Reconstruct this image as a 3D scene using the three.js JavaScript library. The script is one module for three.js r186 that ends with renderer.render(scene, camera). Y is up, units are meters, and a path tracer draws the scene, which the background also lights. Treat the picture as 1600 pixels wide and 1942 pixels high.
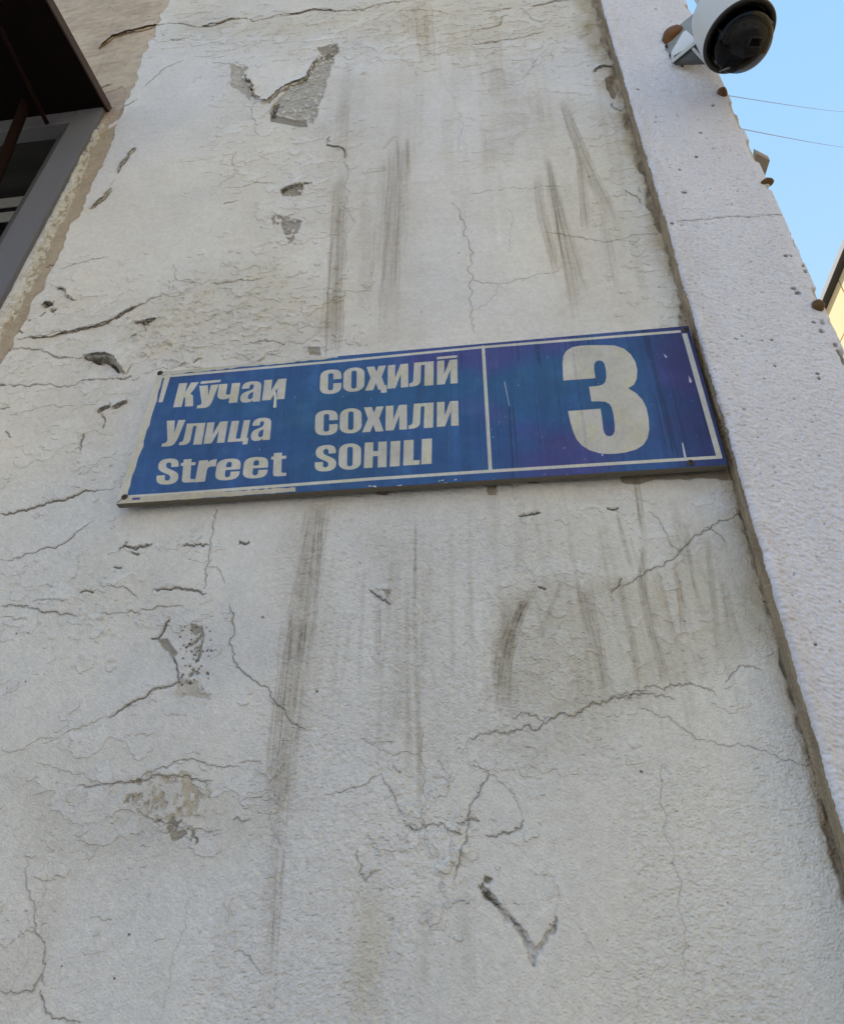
import * as THREE from 'three';
import { mergeGeometries, mergeVertices, toCreasedNormals } from 'three/addons/utils/BufferGeometryUtils.js';
import { RoundedBoxGeometry } from 'three/addons/geometries/RoundedBoxGeometry.js';

// ------------------------------------------------------------------ camera, sky, sun, exposure
const scene = new THREE.Scene();
const FOCAL = 1345, PW = 1600, PH = 1942;                       // lens in pixels of the photograph
const camera = new THREE.PerspectiveCamera(71.6535, 843 / 1024, 0.05, 600);
const camX = new THREE.Vector3(0.99118622, 0.01794252, -0.13125525), camY = new THREE.Vector3(0.05903017, 0.82716831, 0.55884526), camZ = new THREE.Vector3(0.11859728, -0.56166774, 0.81881868);
camera.position.set(0.62611617, 1.6, 0.89032995);
camera.quaternion.setFromRotationMatrix(new THREE.Matrix4().makeBasis(camX, camY, camZ));

const renderer = new THREE.WebGLRenderer({ antialias: true });
renderer.toneMapping = THREE.LinearToneMapping;
renderer.toneMappingExposure = 1.76;
renderer.shadowMap.enabled = true;

const SUN = new THREE.Vector3(-0.46, 0.72, -0.52).normalize();  // behind the house: its street face lies in open shade
{
  const W = 512, H = 256, d = new Float32Array(W * H * 4), v = new THREE.Vector3();
  for (let j = 0; j < H; j++) for (let i = 0; i < W; i++) {
    const el = ((j + 0.5) / H - 0.5) * Math.PI, az = ((i + 0.5) / W - 0.5) * 2 * Math.PI;
    v.set(Math.cos(az) * Math.cos(el), Math.sin(el), Math.sin(az) * Math.cos(el));
    const y = Math.max(0, v.y), haze = Math.pow(1 - y, 1.35), near = Math.pow(Math.max(0, v.dot(SUN)), 6);
    const k = (j * W + i) * 4;
    d[k] = 0.186 + 0.37 * haze + 0.095 * near; d[k + 1] = 0.362 + 0.27 * haze + 0.08 * near; d[k + 2] = 0.59 + 0.155 * haze + 0.06 * near; d[k + 3] = 1;
  }
  const sky = new THREE.DataTexture(d, W, H, THREE.RGBAFormat, THREE.FloatType);
  sky.mapping = THREE.EquirectangularReflectionMapping; sky.magFilter = sky.minFilter = THREE.LinearFilter; sky.needsUpdate = true;
  scene.background = sky; scene.environment = sky;
}
const sun = new THREE.DirectionalLight(new THREE.Color(1, 0.95, 0.88), 4.4);
sun.name = 'sun'; sun.position.copy(SUN).multiplyScalar(40); sun.castShadow = true; sun.shadow.mapSize.set(2048, 2048);
Object.assign(sun.shadow.camera, { left: -25, right: 25, top: 25, bottom: -25, near: 1, far: 120 });
scene.add(sun, sun.target);

// ------------------------------------------------------------------ helpers
let seed = 7;
const rnd = () => { seed = (seed + 0x6d2b79f5) | 0; let t = Math.imul(seed ^ (seed >>> 15), 1 | seed); t = (t + Math.imul(t ^ (t >>> 7), 61 | t)) ^ t; return ((t ^ (t >>> 14)) >>> 0) / 4294967296; };
const rr = (a, b) => a + (b - a) * rnd();
const { clamp, lerp } = THREE.MathUtils;
const ss = (a, b, x) => { const t = clamp((x - a) / (b - a), 0, 1); return t * t * (3 - 2 * t); };
function h2(ix, iy) { let n = Math.imul(ix, 374761393) + Math.imul(iy, 668265263); n = Math.imul(n ^ (n >>> 13), 1274126177); return ((n ^ (n >>> 16)) >>> 0) / 4294967296; }
function vn(x, y) {                                              // value noise, 0..1
  const ix = Math.floor(x), iy = Math.floor(y), fx = x - ix, fy = y - iy, u = fx * fx * (3 - 2 * fx), w = fy * fy * (3 - 2 * fy);
  const a = h2(ix, iy), b = h2(ix + 1, iy), c = h2(ix, iy + 1), d = h2(ix + 1, iy + 1);
  return a + (b - a) * u + (c - a) * w + (a - b - c + d) * u * w;
}
function fbm(x, y, o) { let s = 0, a = 0.5, n = 0; for (let i = 0; i < o; i++) { s += a * vn(x, y); n += a; a *= 0.5; x = x * 2.03 + 17.1; y = y * 2.03 + 5.3; } return s / n; }
const n1 = (x, k) => vn(x, k * 31.7 + 0.5) - 0.5;

// a point of the place, read off the photograph: where the line of sight through (px, py) meets the plane z
function at(px, py, z = 0) {
  const d = new THREE.Vector3().addScaledVector(camX, (px - 800) / FOCAL).addScaledVector(camY, -(py - 971) / FOCAL).addScaledVector(camZ, -1);
  return camera.position.clone().addScaledVector(d, (z - camera.position.z) / d.z);
}
const nums = (s) => s.trim().split(/\s+/).map(Number);
const line = (s, z = 0) => { const n = nums(s), out = []; for (let i = 0; i < n.length; i += 2) { const p = at(n[i], n[i + 1], z); out.push([p.x, p.y]); } return out; };
function rough(pts, amp, times) {                                // a ragged copy of a polyline
  for (let k = 0; k < times; k++) {
    const out = [pts[0]];
    for (let i = 1; i < pts.length; i++) {
      const [a, b] = [pts[i - 1], pts[i]], dx = b[0] - a[0], dy = b[1] - a[1], o = (rnd() - 0.5) * amp * [0.45, 0.8, 1.1][k % 3];
      out.push([(a[0] + b[0]) / 2 - dy * o, (a[1] + b[1]) / 2 + dx * o], b);
    }
    pts = out;
  }
  return pts;
}

const names = new Map();
function numbered(n) { const k = names.get(n) ?? 0; names.set(n, k + 1); return k ? n + '_' + String(k).padStart(3, '0') : n; }
function tag(o, label, category, group, kind) { Object.assign(o.userData, { label, category }); if (group) o.userData.group = group; if (kind) o.userData.kind = kind; return o; }
function thing(name, label, category, group) { const g = new THREE.Group(); g.name = numbered(name); scene.add(g); return tag(g, label, category, group); }
function mesh(name, geo, mat, parent = scene) { const m = new THREE.Mesh(geo, mat); m.name = parent === scene ? numbered(name) : name; m.castShadow = m.receiveShadow = true; parent.add(m); return m; }
const std = (r, g, b, roughness = 0.9, extra = {}) => new THREE.MeshStandardMaterial({ color: new THREE.Color().setRGB(r, g, b), roughness, ...extra });
function box(x0, x1, y0, y1, z0, z1, bevel = 0) {
  const g = bevel ? new RoundedBoxGeometry(x1 - x0, y1 - y0, z1 - z0, 2, bevel) : new THREE.BoxGeometry(x1 - x0, y1 - y0, z1 - z0);
  g.translate((x0 + x1) / 2, (y0 + y1) / 2, (z0 + z1) / 2); return g;
}
const clean = (g) => { const o = g.index ? g.toNonIndexed() : g; for (const k of Object.keys(o.attributes)) if (!['position', 'normal', 'uv'].includes(k)) o.deleteAttribute(k); return o; };
const merge = (list) => mergeGeometries(list.map(clean));
function solid(front, back) {                                    // a closed slab between two matching outlines of 3D points
  const n = front.length, pos = [], tri = (a, b, c) => pos.push(...a, ...b, ...c);
  for (let i = 1; i < n - 1; i++) { tri(front[0], front[i], front[i + 1]); tri(back[0], back[i + 1], back[i]); }
  for (let i = 0; i < n; i++) { const j = (i + 1) % n; tri(front[i], back[i], front[j]); tri(front[j], back[i], back[j]); }
  const g = new THREE.BufferGeometry(); g.setAttribute('position', new THREE.Float32BufferAttribute(pos, 3)); g.setAttribute('uv', new THREE.Float32BufferAttribute(new Float32Array(pos.length / 3 * 2), 2));
  g.computeVertexNormals(); return g;
}

// ------------------------------------------------------------------ a plastered surface: height and colour per texel, in metres
class Field {
  constructor(x0, x1, y0, y1, nx, ny) {
    Object.assign(this, { x0, x1, y0, y1, nx, ny, dx: (x1 - x0) / nx, dy: (y1 - y0) / ny });
    this.H = new Float32Array(nx * ny); this.C = [0, 1, 2].map(() => new Float32Array(nx * ny));
  }
  each(f) { for (let j = 0; j < this.ny; j++) for (let i = 0; i < this.nx; i++) f(j * this.nx + i, this.x0 + (i + 0.5) * this.dx, this.y0 + (j + 0.5) * this.dy); }
  box(pts, pad) {
    let a = Infinity, b = -Infinity, c = Infinity, d = -Infinity;
    for (const [x, y] of pts) { a = Math.min(a, x); b = Math.max(b, x); c = Math.min(c, y); d = Math.max(d, y); }
    return [Math.max(0, Math.floor((a - pad - this.x0) / this.dx)), Math.min(this.nx - 1, Math.ceil((b + pad - this.x0) / this.dx)), Math.max(0, Math.floor((c - pad - this.y0) / this.dy)), Math.min(this.ny - 1, Math.ceil((d + pad - this.y0) / this.dy))];
  }
  // every texel within rad of the polyline: f(index, distance, side (+1 left of the way it runs), share of the way, x, y)
  near(pts, rad, f) {
    const [i0, i1, j0, j1] = this.box(pts, rad); if (i1 < i0 || j1 < j0) return;
    const w = i1 - i0 + 1, best = new Float32Array(w * (j1 - j0 + 1)).fill(1e9), side = new Int8Array(best.length), way = new Float32Array(best.length);
    let total = 0; const lens = []; for (let k = 1; k < pts.length; k++) { lens.push(Math.hypot(pts[k][0] - pts[k - 1][0], pts[k][1] - pts[k - 1][1])); total += lens[k - 1]; }
    let run = 0;
    for (let k = 1; k < pts.length; k++) {
      const [ax, ay] = pts[k - 1], ex = pts[k][0] - ax, ey = pts[k][1] - ay, l2 = ex * ex + ey * ey || 1e-12, b = this.box([pts[k - 1], pts[k]], rad);
      for (let j = b[2]; j <= b[3]; j++) for (let i = b[0]; i <= b[1]; i++) {
        const px = this.x0 + (i + 0.5) * this.dx - ax, py = this.y0 + (j + 0.5) * this.dy - ay, t = clamp((px * ex + py * ey) / l2, 0, 1), qx = px - t * ex, qy = py - t * ey, q = qx * qx + qy * qy, o = (j - j0) * w + i - i0;
        if (q < best[o]) { best[o] = q; side[o] = ex * py - ey * px >= 0 ? 1 : -1; way[o] = (run + t * lens[k - 1]) / total; }
      }
      run += lens[k - 1];
    }
    for (let j = j0; j <= j1; j++) for (let i = i0; i <= i1; i++) { const o = (j - j0) * w + i - i0, d = Math.sqrt(best[o]); if (d <= rad) f(j * this.nx + i, d, side[o], way[o], this.x0 + (i + 0.5) * this.dx, this.y0 + (j + 0.5) * this.dy); }
  }
  // every texel in or near a polygon: f(index, signed distance (inside > 0), x, y); the outline wobbles by amp metres
  inside(pts, pad, amp, freq, f) {
    const [i0, i1, j0, j1] = this.box(pts, pad + amp);
    for (let j = j0; j <= j1; j++) for (let i = i0; i <= i1; i++) {
      const X = this.x0 + (i + 0.5) * this.dx, Y = this.y0 + (j + 0.5) * this.dy, x = X + (fbm(X * freq, Y * freq, 3) - 0.5) * amp * 2, y = Y + (fbm(X * freq + 50, Y * freq + 90, 3) - 0.5) * amp * 2;
      let inn = false, q = 1e9;
      for (let k = 0, m = pts.length - 1; k < pts.length; m = k++) {
        const [ax, ay] = pts[m], [bx, by] = pts[k];
        if (ay > y !== by > y && x < ((bx - ax) * (y - ay)) / (by - ay) + ax) inn = !inn;
        const ex = bx - ax, ey = by - ay, t = clamp(((x - ax) * ex + (y - ay) * ey) / (ex * ex + ey * ey || 1e-12), 0, 1); q = Math.min(q, (x - ax - t * ex) ** 2 + (y - ay - t * ey) ** 2);
      }
      const d = Math.sqrt(q) * (inn ? 1 : -1); if (d > -pad) f(j * this.nx + i, d, X, Y);
    }
  }
  tint(o, rgb, a) { for (let c = 0; c < 3; c++) this.C[c][o] += (rgb[c] - this.C[c][o]) * a; }
  stain(o, rgb, a) { for (let c = 0; c < 3; c++) this.C[c][o] *= 1 - a * (1 - rgb[c]); }
  // the mesh carries the height down to its own grid, the bump map what is finer
  surface(gx, gy, point, roughness = 0.92, hole) {
    const { nx, ny, H } = this, G = new Float32Array((gx + 1) * (gy + 1)), rx = nx / gx, ry = ny / gy;
    for (let j = 0; j <= gy; j++) for (let i = 0; i <= gx; i++) {
      let s = 0, n = 0; const a = Math.max(0, Math.round(i * rx - rx / 2)), b = Math.min(nx - 1, Math.max(a, Math.round(i * rx + rx / 2) - 1)), c = Math.max(0, Math.round(j * ry - ry / 2)), d = Math.min(ny - 1, Math.max(c, Math.round(j * ry + ry / 2) - 1));
      for (let y = Math.min(c, ny - 1); y <= d; y++) for (let x = Math.min(a, nx - 1); x <= b; x++) { s += H[y * nx + x]; n++; }
      G[j * (gx + 1) + i] = n ? s / n : 0;
    }
    const res = new Float32Array(nx * ny), R = 0.004;
    for (let j = 0; j < ny; j++) for (let i = 0; i < nx; i++) {
      const u = clamp((i + 0.5) / rx, 0, gx - 1e-4), v = clamp((j + 0.5) / ry, 0, gy - 1e-4), a = Math.floor(u), b = Math.floor(v), fu = u - a, fv = v - b, k = b * (gx + 1) + a;
      const g = (G[k] * (1 - fu) + G[k + 1] * fu) * (1 - fv) + (G[k + gx + 1] * (1 - fu) + G[k + gx + 2] * fu) * fv;
      res[j * nx + i] = clamp((H[j * nx + i] - g) / (2 * R) + 0.5, 0, 1);
    }
    const pos = new Float32Array(G.length * 3), uv = new Float32Array(G.length * 2); let idx = new Uint32Array(gx * gy * 6), used = 0;
    for (let j = 0, k = 0; j <= gy; j++) for (let i = 0; i <= gx; i++, k++) {
      const p = point(this.x0 + ((this.x1 - this.x0) * i) / gx, this.y0 + ((this.y1 - this.y0) * j) / gy, G[k]);
      pos[k * 3] = p[0]; pos[k * 3 + 1] = p[1]; pos[k * 3 + 2] = p[2]; uv[k * 2] = i / gx; uv[k * 2 + 1] = j / gy;
    }
    for (let j = 0, o = 0; j < gy; j++) for (let i = 0; i < gx; i++) { if (hole && hole(this.x0 + ((this.x1 - this.x0) * (i + 0.5)) / gx, this.y0 + ((this.y1 - this.y0) * (j + 0.5)) / gy)) continue; const a = j * (gx + 1) + i, b = a + gx + 1; idx[o] = a; idx[o + 1] = a + 1; idx[o + 2] = b; idx[o + 3] = a + 1; idx[o + 4] = b + 1; idx[o + 5] = b; o += 6; used = o; }
    idx = idx.slice(0, used);
    const g = new THREE.BufferGeometry(); g.setAttribute('position', new THREE.BufferAttribute(pos, 3)); g.setAttribute('uv', new THREE.BufferAttribute(uv, 2)); g.setIndex(new THREE.BufferAttribute(idx, 1)); g.computeVertexNormals();
    const col = new Uint8Array(nx * ny * 4), c = new THREE.Color();
    for (let k = 0; k < nx * ny; k++) { for (let q = 0; q < 3; q++) { const l = clamp(this.C[q][k], 0.01, 0.95); col[k * 4 + q] = Math.round(255 * (l <= 0.0031308 ? l * 12.92 : 1.055 * Math.pow(l, 1 / 2.4) - 0.055)); } col[k * 4 + 3] = 255; }
    const map = new THREE.DataTexture(col, nx, ny); map.colorSpace = THREE.SRGBColorSpace; map.magFilter = map.minFilter = THREE.LinearFilter; map.needsUpdate = true;
    const bump = new THREE.DataTexture(res, nx, ny, THREE.RedFormat, THREE.FloatType); bump.magFilter = bump.minFilter = THREE.LinearFilter; bump.needsUpdate = true;
    return [g, new THREE.MeshStandardMaterial({ map, bumpMap: bump, bumpScale: 2 * R, roughness })];
  }
}

// ------------------------------------------------------------------ the house wall
const WALL_R = 0.972, JOINT = 0.958, SPLIT = 2.36;
const lower = new Field(-0.5, WALL_R, 1.48, SPLIT, 2048, 1240), upper = new Field(-1.3, WALL_R, SPLIT, 4.86, 2048, 2048);
const both = [lower, upper];
const CREAM = [0.76, 0.742, 0.706], GREY = [0.36, 0.335, 0.295], TAN = [0.56, 0.455, 0.335], WHITE = [0.80, 0.79, 0.75], GRIME = [0.52, 0.475, 0.41], MORTAR = [0.37, 0.30, 0.215], CRACK = [0.16, 0.14, 0.115];

for (const F of both) F.each((o, x, y) => {
  const wx = x + 0.02 * (fbm(x * 9, y * 9, 2) - 0.5), wy = y + 0.02 * (fbm(x * 9 + 40, y * 9, 2) - 0.5);
  const smooth = ss(2.45, 2.2, y + 0.25 * (fbm(x * 2.2, y * 2.2 + 8, 3) - 0.5));              // the stippled coat low on the wall, the skimmed one above
  const patch = ss(0.42, 0.62, fbm(wx * 5 + 3, wy * 3.3, 4));
  const rg = (a, b) => 1 - Math.abs(2 * fbm(a, b, 2) - 1), stip = 0.75 * (rg(wx * 120 + wy * 40, wy * 210 - wx * 60) - 0.75) + 0.45 * (fbm(wx * 300, wy * 360 + 7, 2) - 0.5), fine = fbm(x * 560, y * 560, 2) - 0.5, skim = fbm(wx * 14, wy * 60, 4) - 0.5;
  const wave = (fbm(x * 3.1, y * 2.6, 3) - 0.5) * 0.007 + (fbm(wx * 16, wy * 16, 3) - 0.5) * 0.0022;
  F.H[o] = wave + stip * lerp(0.0007, 0.0023 * (0.3 + 0.95 * patch), smooth) + fine * lerp(0.0008, 0.0016, smooth) + skim * lerp(0.0018, 0.0008, smooth);
  const warm = fbm(x * 2.3 + 20, y * 1.7, 4) - 0.5, blot = fbm(wx * 11, wy * 7 + 30, 4) - 0.5, speck = fbm(x * 170, y * 150, 2) - 0.5;
  const k = 1 + 0.16 * blot + 0.15 * speck + 0.12 * warm + 0.10 * (vn(x * 520, y * 480) - 0.5);
  F.C[0][o] = CREAM[0] * (k + 0.07 * warm - 0.055 * smooth); F.C[1][o] = CREAM[1] * (k - 0.022 * smooth); F.C[2][o] = CREAM[2] * (k - 0.22 * warm + 0.03 * smooth);
});

// --- tools of the wall
function streak(s, w0, w1, a, rgb = GRIME, edge = 0.5) {
  if (w0 > 11 && a > 0.3) {                                      // a broad stain is a faint wash with fine drips in it
    const n = nums(s), k = Math.round(2 + w1 / 9);
    for (let i = 0; i < k; i++) { const u = rr(-0.5, 0.5), from = rr(0, 0.25), to = rr(0.6, 1.15), q = []; for (let j = 0; j < n.length; j += 2) { const t = j / (n.length - 2), v = lerp(from, to, t) * (n.length / 2 - 1), b = clamp(Math.floor(v), 0, n.length / 2 - 2), f = v - b; q.push(lerp(n[b * 2], n[b * 2 + 2], f) + u * lerp(w0, w1, t) + rr(-1.5, 1.5), lerp(n[b * 2 + 1], n[b * 2 + 3], f)); } streak(q.join(' '), rr(2, 4), rr(2.5, 6), a * rr(0.35, 0.8), rgb, 0.2); }
    a *= 0.78;
  }         // rain stain running down: widths in pixels of the photograph
  const n = nums(s), pts = line(s), m = n.length / 2, scale = (i) => { const p = at(n[i * 2] - 5, n[i * 2 + 1]), q = at(n[i * 2] + 5, n[i * 2 + 1]); return Math.hypot(p.x - q.x, p.y - q.y) / 10; };
  const ra = (w0 / 2) * scale(0), rb = (w1 / 2) * scale(m - 1), id = rnd() * 90; edge = edge * 1.3;
  for (const F of both) F.near(pts, Math.max(ra, rb) * 1.35, (o, d, side, t, x, y) => {
    const half = lerp(ra, rb, t) * (0.85 + 0.35 * vn(y * 22, id + side)), u = d / half; if (u > 1.25) return;
    const wob = 0.006 * (fbm(x * 30 + id, y * 16, 3) - 0.5), strand = fbm((x + wob) * 190 + id, y * 7, 3), lines = ss(0.80, 0.96, 1 - Math.abs(2 * fbm((x + wob) * 150 + id * 3, y * 5 + id, 2) - 1)) * ss(0.25, 0.6, vn(x * 60 + id, y * 11)), body = 0.68 * ss(1.25, 0.15, u) * (0.62 + 0.5 * strand) + 0.32 * lines * ss(1.05, 0.7, u) + 0.7 * edge * ss(0.76, 0.9, u) * ss(1.03, 0.95, u) * ss(0.25, 0.7, vn(y * 14, id + 5 + side));
    const ends = ss(0, 0.12, t + 0.05 * vn(x * 90, id)) * ss(1.04, 0.68 + 0.2 * vn(x * 120, id), t), spots = lerp(0.85, 0.35, ss(2.4, 2.1, y)) + lerp(0.5, 1.2, ss(2.4, 2.1, y)) * fbm(x * 95 + y * 26, y * 120 - x * 40, 3);
    F.stain(o, rgb, clamp(1.0 * a * body * ends * spots, 0, 0.85)); F.H[o] -= 0.0005 * body * ends * a;
  });
}
function crack(s, { w = 1.2, d = 4, lift = 0, sink = 0, reach = 35, jag = 0.5, dirt = 0.75 } = {}) {   // millimetres; lift raises the left of the way it runs, sink lowers the right
  const pts = rough(line(s), jag, 3), id = rnd() * 99, low = ss(1180, 1420, nums(s)[1]); w *= 0.85 - 0.2 * low; lift *= 0.5 - 0.15 * low; sink *= 0.8; d *= 1 - 0.4 * low;
  for (const F of both) {
    F.near(pts, (w * 1.7 + 1) / 1000, (o, q, side, t) => {
      const half = (w / 1000) * (0.25 + 1.2 * vn(t * 24, id)) * (0.2 + 0.8 * ss(0, 0.12, t) * ss(1, 0.86, t)) * 0.55, g = ss(half + 0.0005, half * 0.35, q);
      F.H[o] -= (d / 1000) * g; F.tint(o, CRACK, g * dirt * clamp(w / 1.7, 0.4, 1) * (1 - 0.5 * low) * (0.35 + 0.65 * vn(t * 15, id + 40)));
    });
    if (lift || sink) F.near(pts, reach / 1000, (o, q, side, t, x, y) => {
      const e = Math.pow(Math.sin(Math.PI * clamp(t, 0.0, 1)), 0.7) * (0.55 + 0.9 * vn(t * 7, id + 3)), f = Math.pow(1 - q / (reach / 1000), 2);
      F.H[o] += side > 0 ? (lift / 1000) * e * f : -(sink / 1000) * e * f;
    });
  }
}
function peel(s, rgb, { depth = 2, amp = 0.006, freq = 45, soft = 0.0015, grain = 0, holes = 0, rim = 0.8 } = {}) {   // a place where the top coat is gone
  const pts = line(s);
  for (const F of both) F.inside(pts, 0.012, amp, freq, (o, d, x, y) => {
    let a = ss(-soft, soft, d); if (holes) a *= ss(holes - 0.06, holes + 0.06, fbm(x * 150, y * 110, 3));
    const k = 1 + 0.4 * (fbm(x * 60, y * 60, 3) - 0.5); F.tint(o, rgb.map((c) => c * k), a * 0.95); F.H[o] -= (depth / 700) * a - grain * a * (fbm(x * 190, y * 170, 3) - 0.5);
    F.H[o] += (rim / 1000) * ss(-0.012, -0.001, d) * (1 - a);
  });
}
function coat(s, rgb, a, amp = 0.02, freq = 14, soft = 0.004) {  // a thin coat or a broad mark of another tone, no step
  const pts = line(s);
  for (const F of both) F.inside(pts, 0.05, amp, freq, (o, d, x, y) => F.stain(o, rgb, a * ss(-soft, soft, d) * (0.55 + 0.9 * fbm(x * 40, y * 30, 3))));
}
const around = (n, s, spread, f) => { const p = nums(s); for (let k = 0; k < n; k++) { const i = Math.floor(rnd() * (p.length / 2)) * 2, a = rnd() * 6.283, r = spread * Math.sqrt(rnd()); f(p[i] + r * Math.cos(a), p[i + 1] + r * Math.sin(a)); } };
function tick(px, py, len, lift) {                               // a short lip of lifted paint
  const l = len * rr(0.4, 1.3), sl = rr(-0.6, 0.35); crack([px - l / 2, py - (l * sl) / 2, px, py + rr(-2, 3), px + l / 2, py + (l * sl) / 2].join(' '), { w: rr(0.5, 1.3), d: rr(0.8, 2.2), lift, reach: rr(6, 14), dirt: rr(0, 0.45) });
}
function blister(px, py, r, h) {
  const p = at(px, py), id = rnd() * 50; r /= 1000;
  for (const F of both) F.near([[p.x, p.y], [p.x + r * 0.3, p.y]], r * 1.3, (o, d, s, t, x, y) => { const u = d / (r * (0.7 + 0.6 * vn(x * 120, y * 120 + id))); F.H[o] += (h / 1000) * ss(1, 0.3, u); });
}
function pit(px, py, r, depth, dark = 0.7) {
  const p = at(px, py); r /= 1000;
  for (const F of both) F.near([[p.x - r * 0.4, p.y], [p.x + r * 0.4, p.y + r * rr(-0.3, 0.3)]], r * 1.4, (o, d, s, t, x, y) => { const a = ss(1.1, 0.7, (d / r) * (0.8 + 0.5 * vn(x * 300, y * 300))); F.H[o] -= (depth / 1000) * a; F.tint(o, CRACK, a * dark); });
}

// --- tan older paint, upper left, where the white coat ends
peel('30 -60 335 -60 322 0 305 30 292 62 296 68 280 78 282 92 268 110 262 148 248 172 232 210 224 228 206 238 200 248 192 262 180 240 60 30', TAN, { depth: 2.2, amp: 0.012, freq: 22, rim: 0.5 });
for (const F of both) F.inside(line('30 -60 335 -60 300 40 280 90 260 150 230 215 200 245 190 230 60 30'), 0.01, 0.01, 20, (o, d, x, y) => { const k = fbm(x * 18, y * 70, 4) - 0.5, z = ss(0.5, 0.62, fbm(x * 7 + 9, y * 15, 3)); F.H[o] += k * 0.003; const a = ss(0, 0.01, d); F.stain(o, [0.82, 0.8, 0.8], a * z * 0.8); F.tint(o, [0.66, 0.58, 0.45], a * 0.35 * ss(0.05, 0.2, k)); });
streak('250 20 215 120 190 170', 60, 40, 0.35, [0.75, 0.72, 0.7]);
// mortar and old filler along the window frame
peel('196 245 222 235 196 300 176 345 160 378 130 440 104 490 82 540 52 600 22 655 -10 720 -30 690 0 640 40 560 70 480 112 400 145 330 170 265', [0.44, 0.36, 0.26], { depth: 2.5, amp: 0.014, freq: 22, grain: 0.002, rim: 0.3 });
peel('185 238 198 232 170 300 150 350 122 410 96 460 70 520 44 570 18 620 -20 690 -40 690 0 600 40 530 80 440 112 380 140 320 170 255', [0.66, 0.63, 0.53], { depth: -1.5, amp: 0.012, freq: 22, holes: 0.44, grain: 0.0008, rim: 0 });
peel('198 175 232 160 240 190 222 225 205 235 195 205', [0.47, 0.37, 0.29], { depth: 1, amp: 0.012, freq: 30, grain: 0.003 });

// --- bare grey plaster under lost paint
const GREYROUGH = { depth: 2.6, amp: 0.008, freq: 40, grain: 0.0035, soft: 0.002 };
peel('520 196 548 168 580 148 602 112 640 88 634 112 622 150 606 196 596 236 560 226 514 216', [0.47, 0.455, 0.42], { ...GREYROUGH, holes: 0.36 });
peel('600 90 640 84 642 104 612 112', GREY, { ...GREYROUGH, holes: 0.38 });
peel('512 214 534 222 556 228 582 230 584 242 566 242 540 236 514 232', [0.31, 0.29, 0.255], { depth: 3, amp: 0.004 });
peel('518 198 528 194 524 222 514 224', [0.28, 0.26, 0.23], { depth: 4, amp: 0.003 });
peel('436 122 468 128 462 150 482 180 476 190 456 172 440 168', [0.50, 0.47, 0.42], { depth: 1.8, amp: 0.008, holes: 0.34, grain: 0.002 });
peel('532 362 576 352 572 372 556 374 538 372', GREY, { depth: 3, amp: 0.004, holes: 0.28 });
peel('506 418 524 410 548 412 570 424 566 444 552 462 546 448 530 430', [0.40, 0.38, 0.35], { ...GREYROUGH, holes: 0.42 });
peel('584 658 606 660 608 674 586 672', [0.38, 0.355, 0.31], { depth: 2.4, amp: 0.003 });
peel('1148 150 1160 143 1172 150 1177 168 1168 178 1166 188 1160 186 1152 172', [0.31, 0.275, 0.235], { depth: 2.5, amp: 0.004 });
peel('1170 896 1392 880 1402 908 1330 908 1250 906 1200 918 1176 912', [0.40, 0.355, 0.295], { depth: 1.6, amp: 0.005, rim: 0.4 });
peel('922 918 942 918 940 940 926 938', [0.37, 0.335, 0.29], { depth: 1.6, amp: 0.004 });
peel('994 908 1022 906 1018 916 1000 918', [0.33, 0.30, 0.26], { depth: 1.6, amp: 0.004 });
peel('706 928 740 926 734 938 714 936', [0.37, 0.34, 0.3], { depth: 1.4, amp: 0.004 });
peel('300 1214 318 1212 328 1226 338 1238 328 1248 320 1234 306 1224', [0.36, 0.34, 0.30], { depth: 2.5, amp: 0.003 });
peel('372 1186 388 1190 380 1236 376 1286 350 1296 346 1254 362 1220', [0.34, 0.33, 0.30], { depth: 1.4, amp: 0.012, freq: 60, holes: 0.5, grain: 0.003 });
peel('334 1298 372 1294 398 1310 396 1322 360 1318 330 1316', [0.56, 0.54, 0.50], { depth: 1, amp: 0.01, holes: 0.36 });
peel('256 1490 300 1476 360 1478 392 1488 390 1540 356 1556 300 1560 262 1540', [0.55, 0.515, 0.46], { depth: 0.7, amp: 0.02, freq: 24, holes: 0.53, grain: 0.005, soft: 0.006 });
peel('280 1550 330 1556 374 1566 376 1590 366 1606 352 1590 300 1568', [0.36, 0.345, 0.31], { depth: 1.6, amp: 0.012, freq: 60, holes: 0.5, grain: 0.003 });
peel('236 1512 252 1500 248 1522 234 1526', [0.40, 0.38, 0.34], { depth: 1, amp: 0.005, holes: 0.42 });
peel('908 1676 918 1666 928 1668 926 1684 934 1700 948 1718 938 1716 920 1698', [0.34, 0.315, 0.275], { depth: 3.5, amp: 0.006, freq: 90, holes: 0.36, grain: 0.002 });
peel('728 1120 740 1122 734 1136', [0.5, 0.47, 0.42], { depth: 2, amp: 0.002 });

// --- hollows behind plaster that has come away
const hollow = (s, depth) => peel(s, [0.5, 0.47, 0.42], { depth, amp: 0.006, freq: 70, soft: 0.002, rim: 0 });
hollow('162 677 184 678 208 679 218 685 228 696 236 708 228 705 214 695 200 687 188 688 176 683', 8);
hollow('83 575 97 575 99 581 92 579 88 580', 10); hollow('97 586 106 585 102 591 97 589', 10);
hollow('264 613 274 614 288 610 280 615 270 616', 6); hollow('468 150 477 160 483 178 478 172 471 160', 6);

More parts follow.
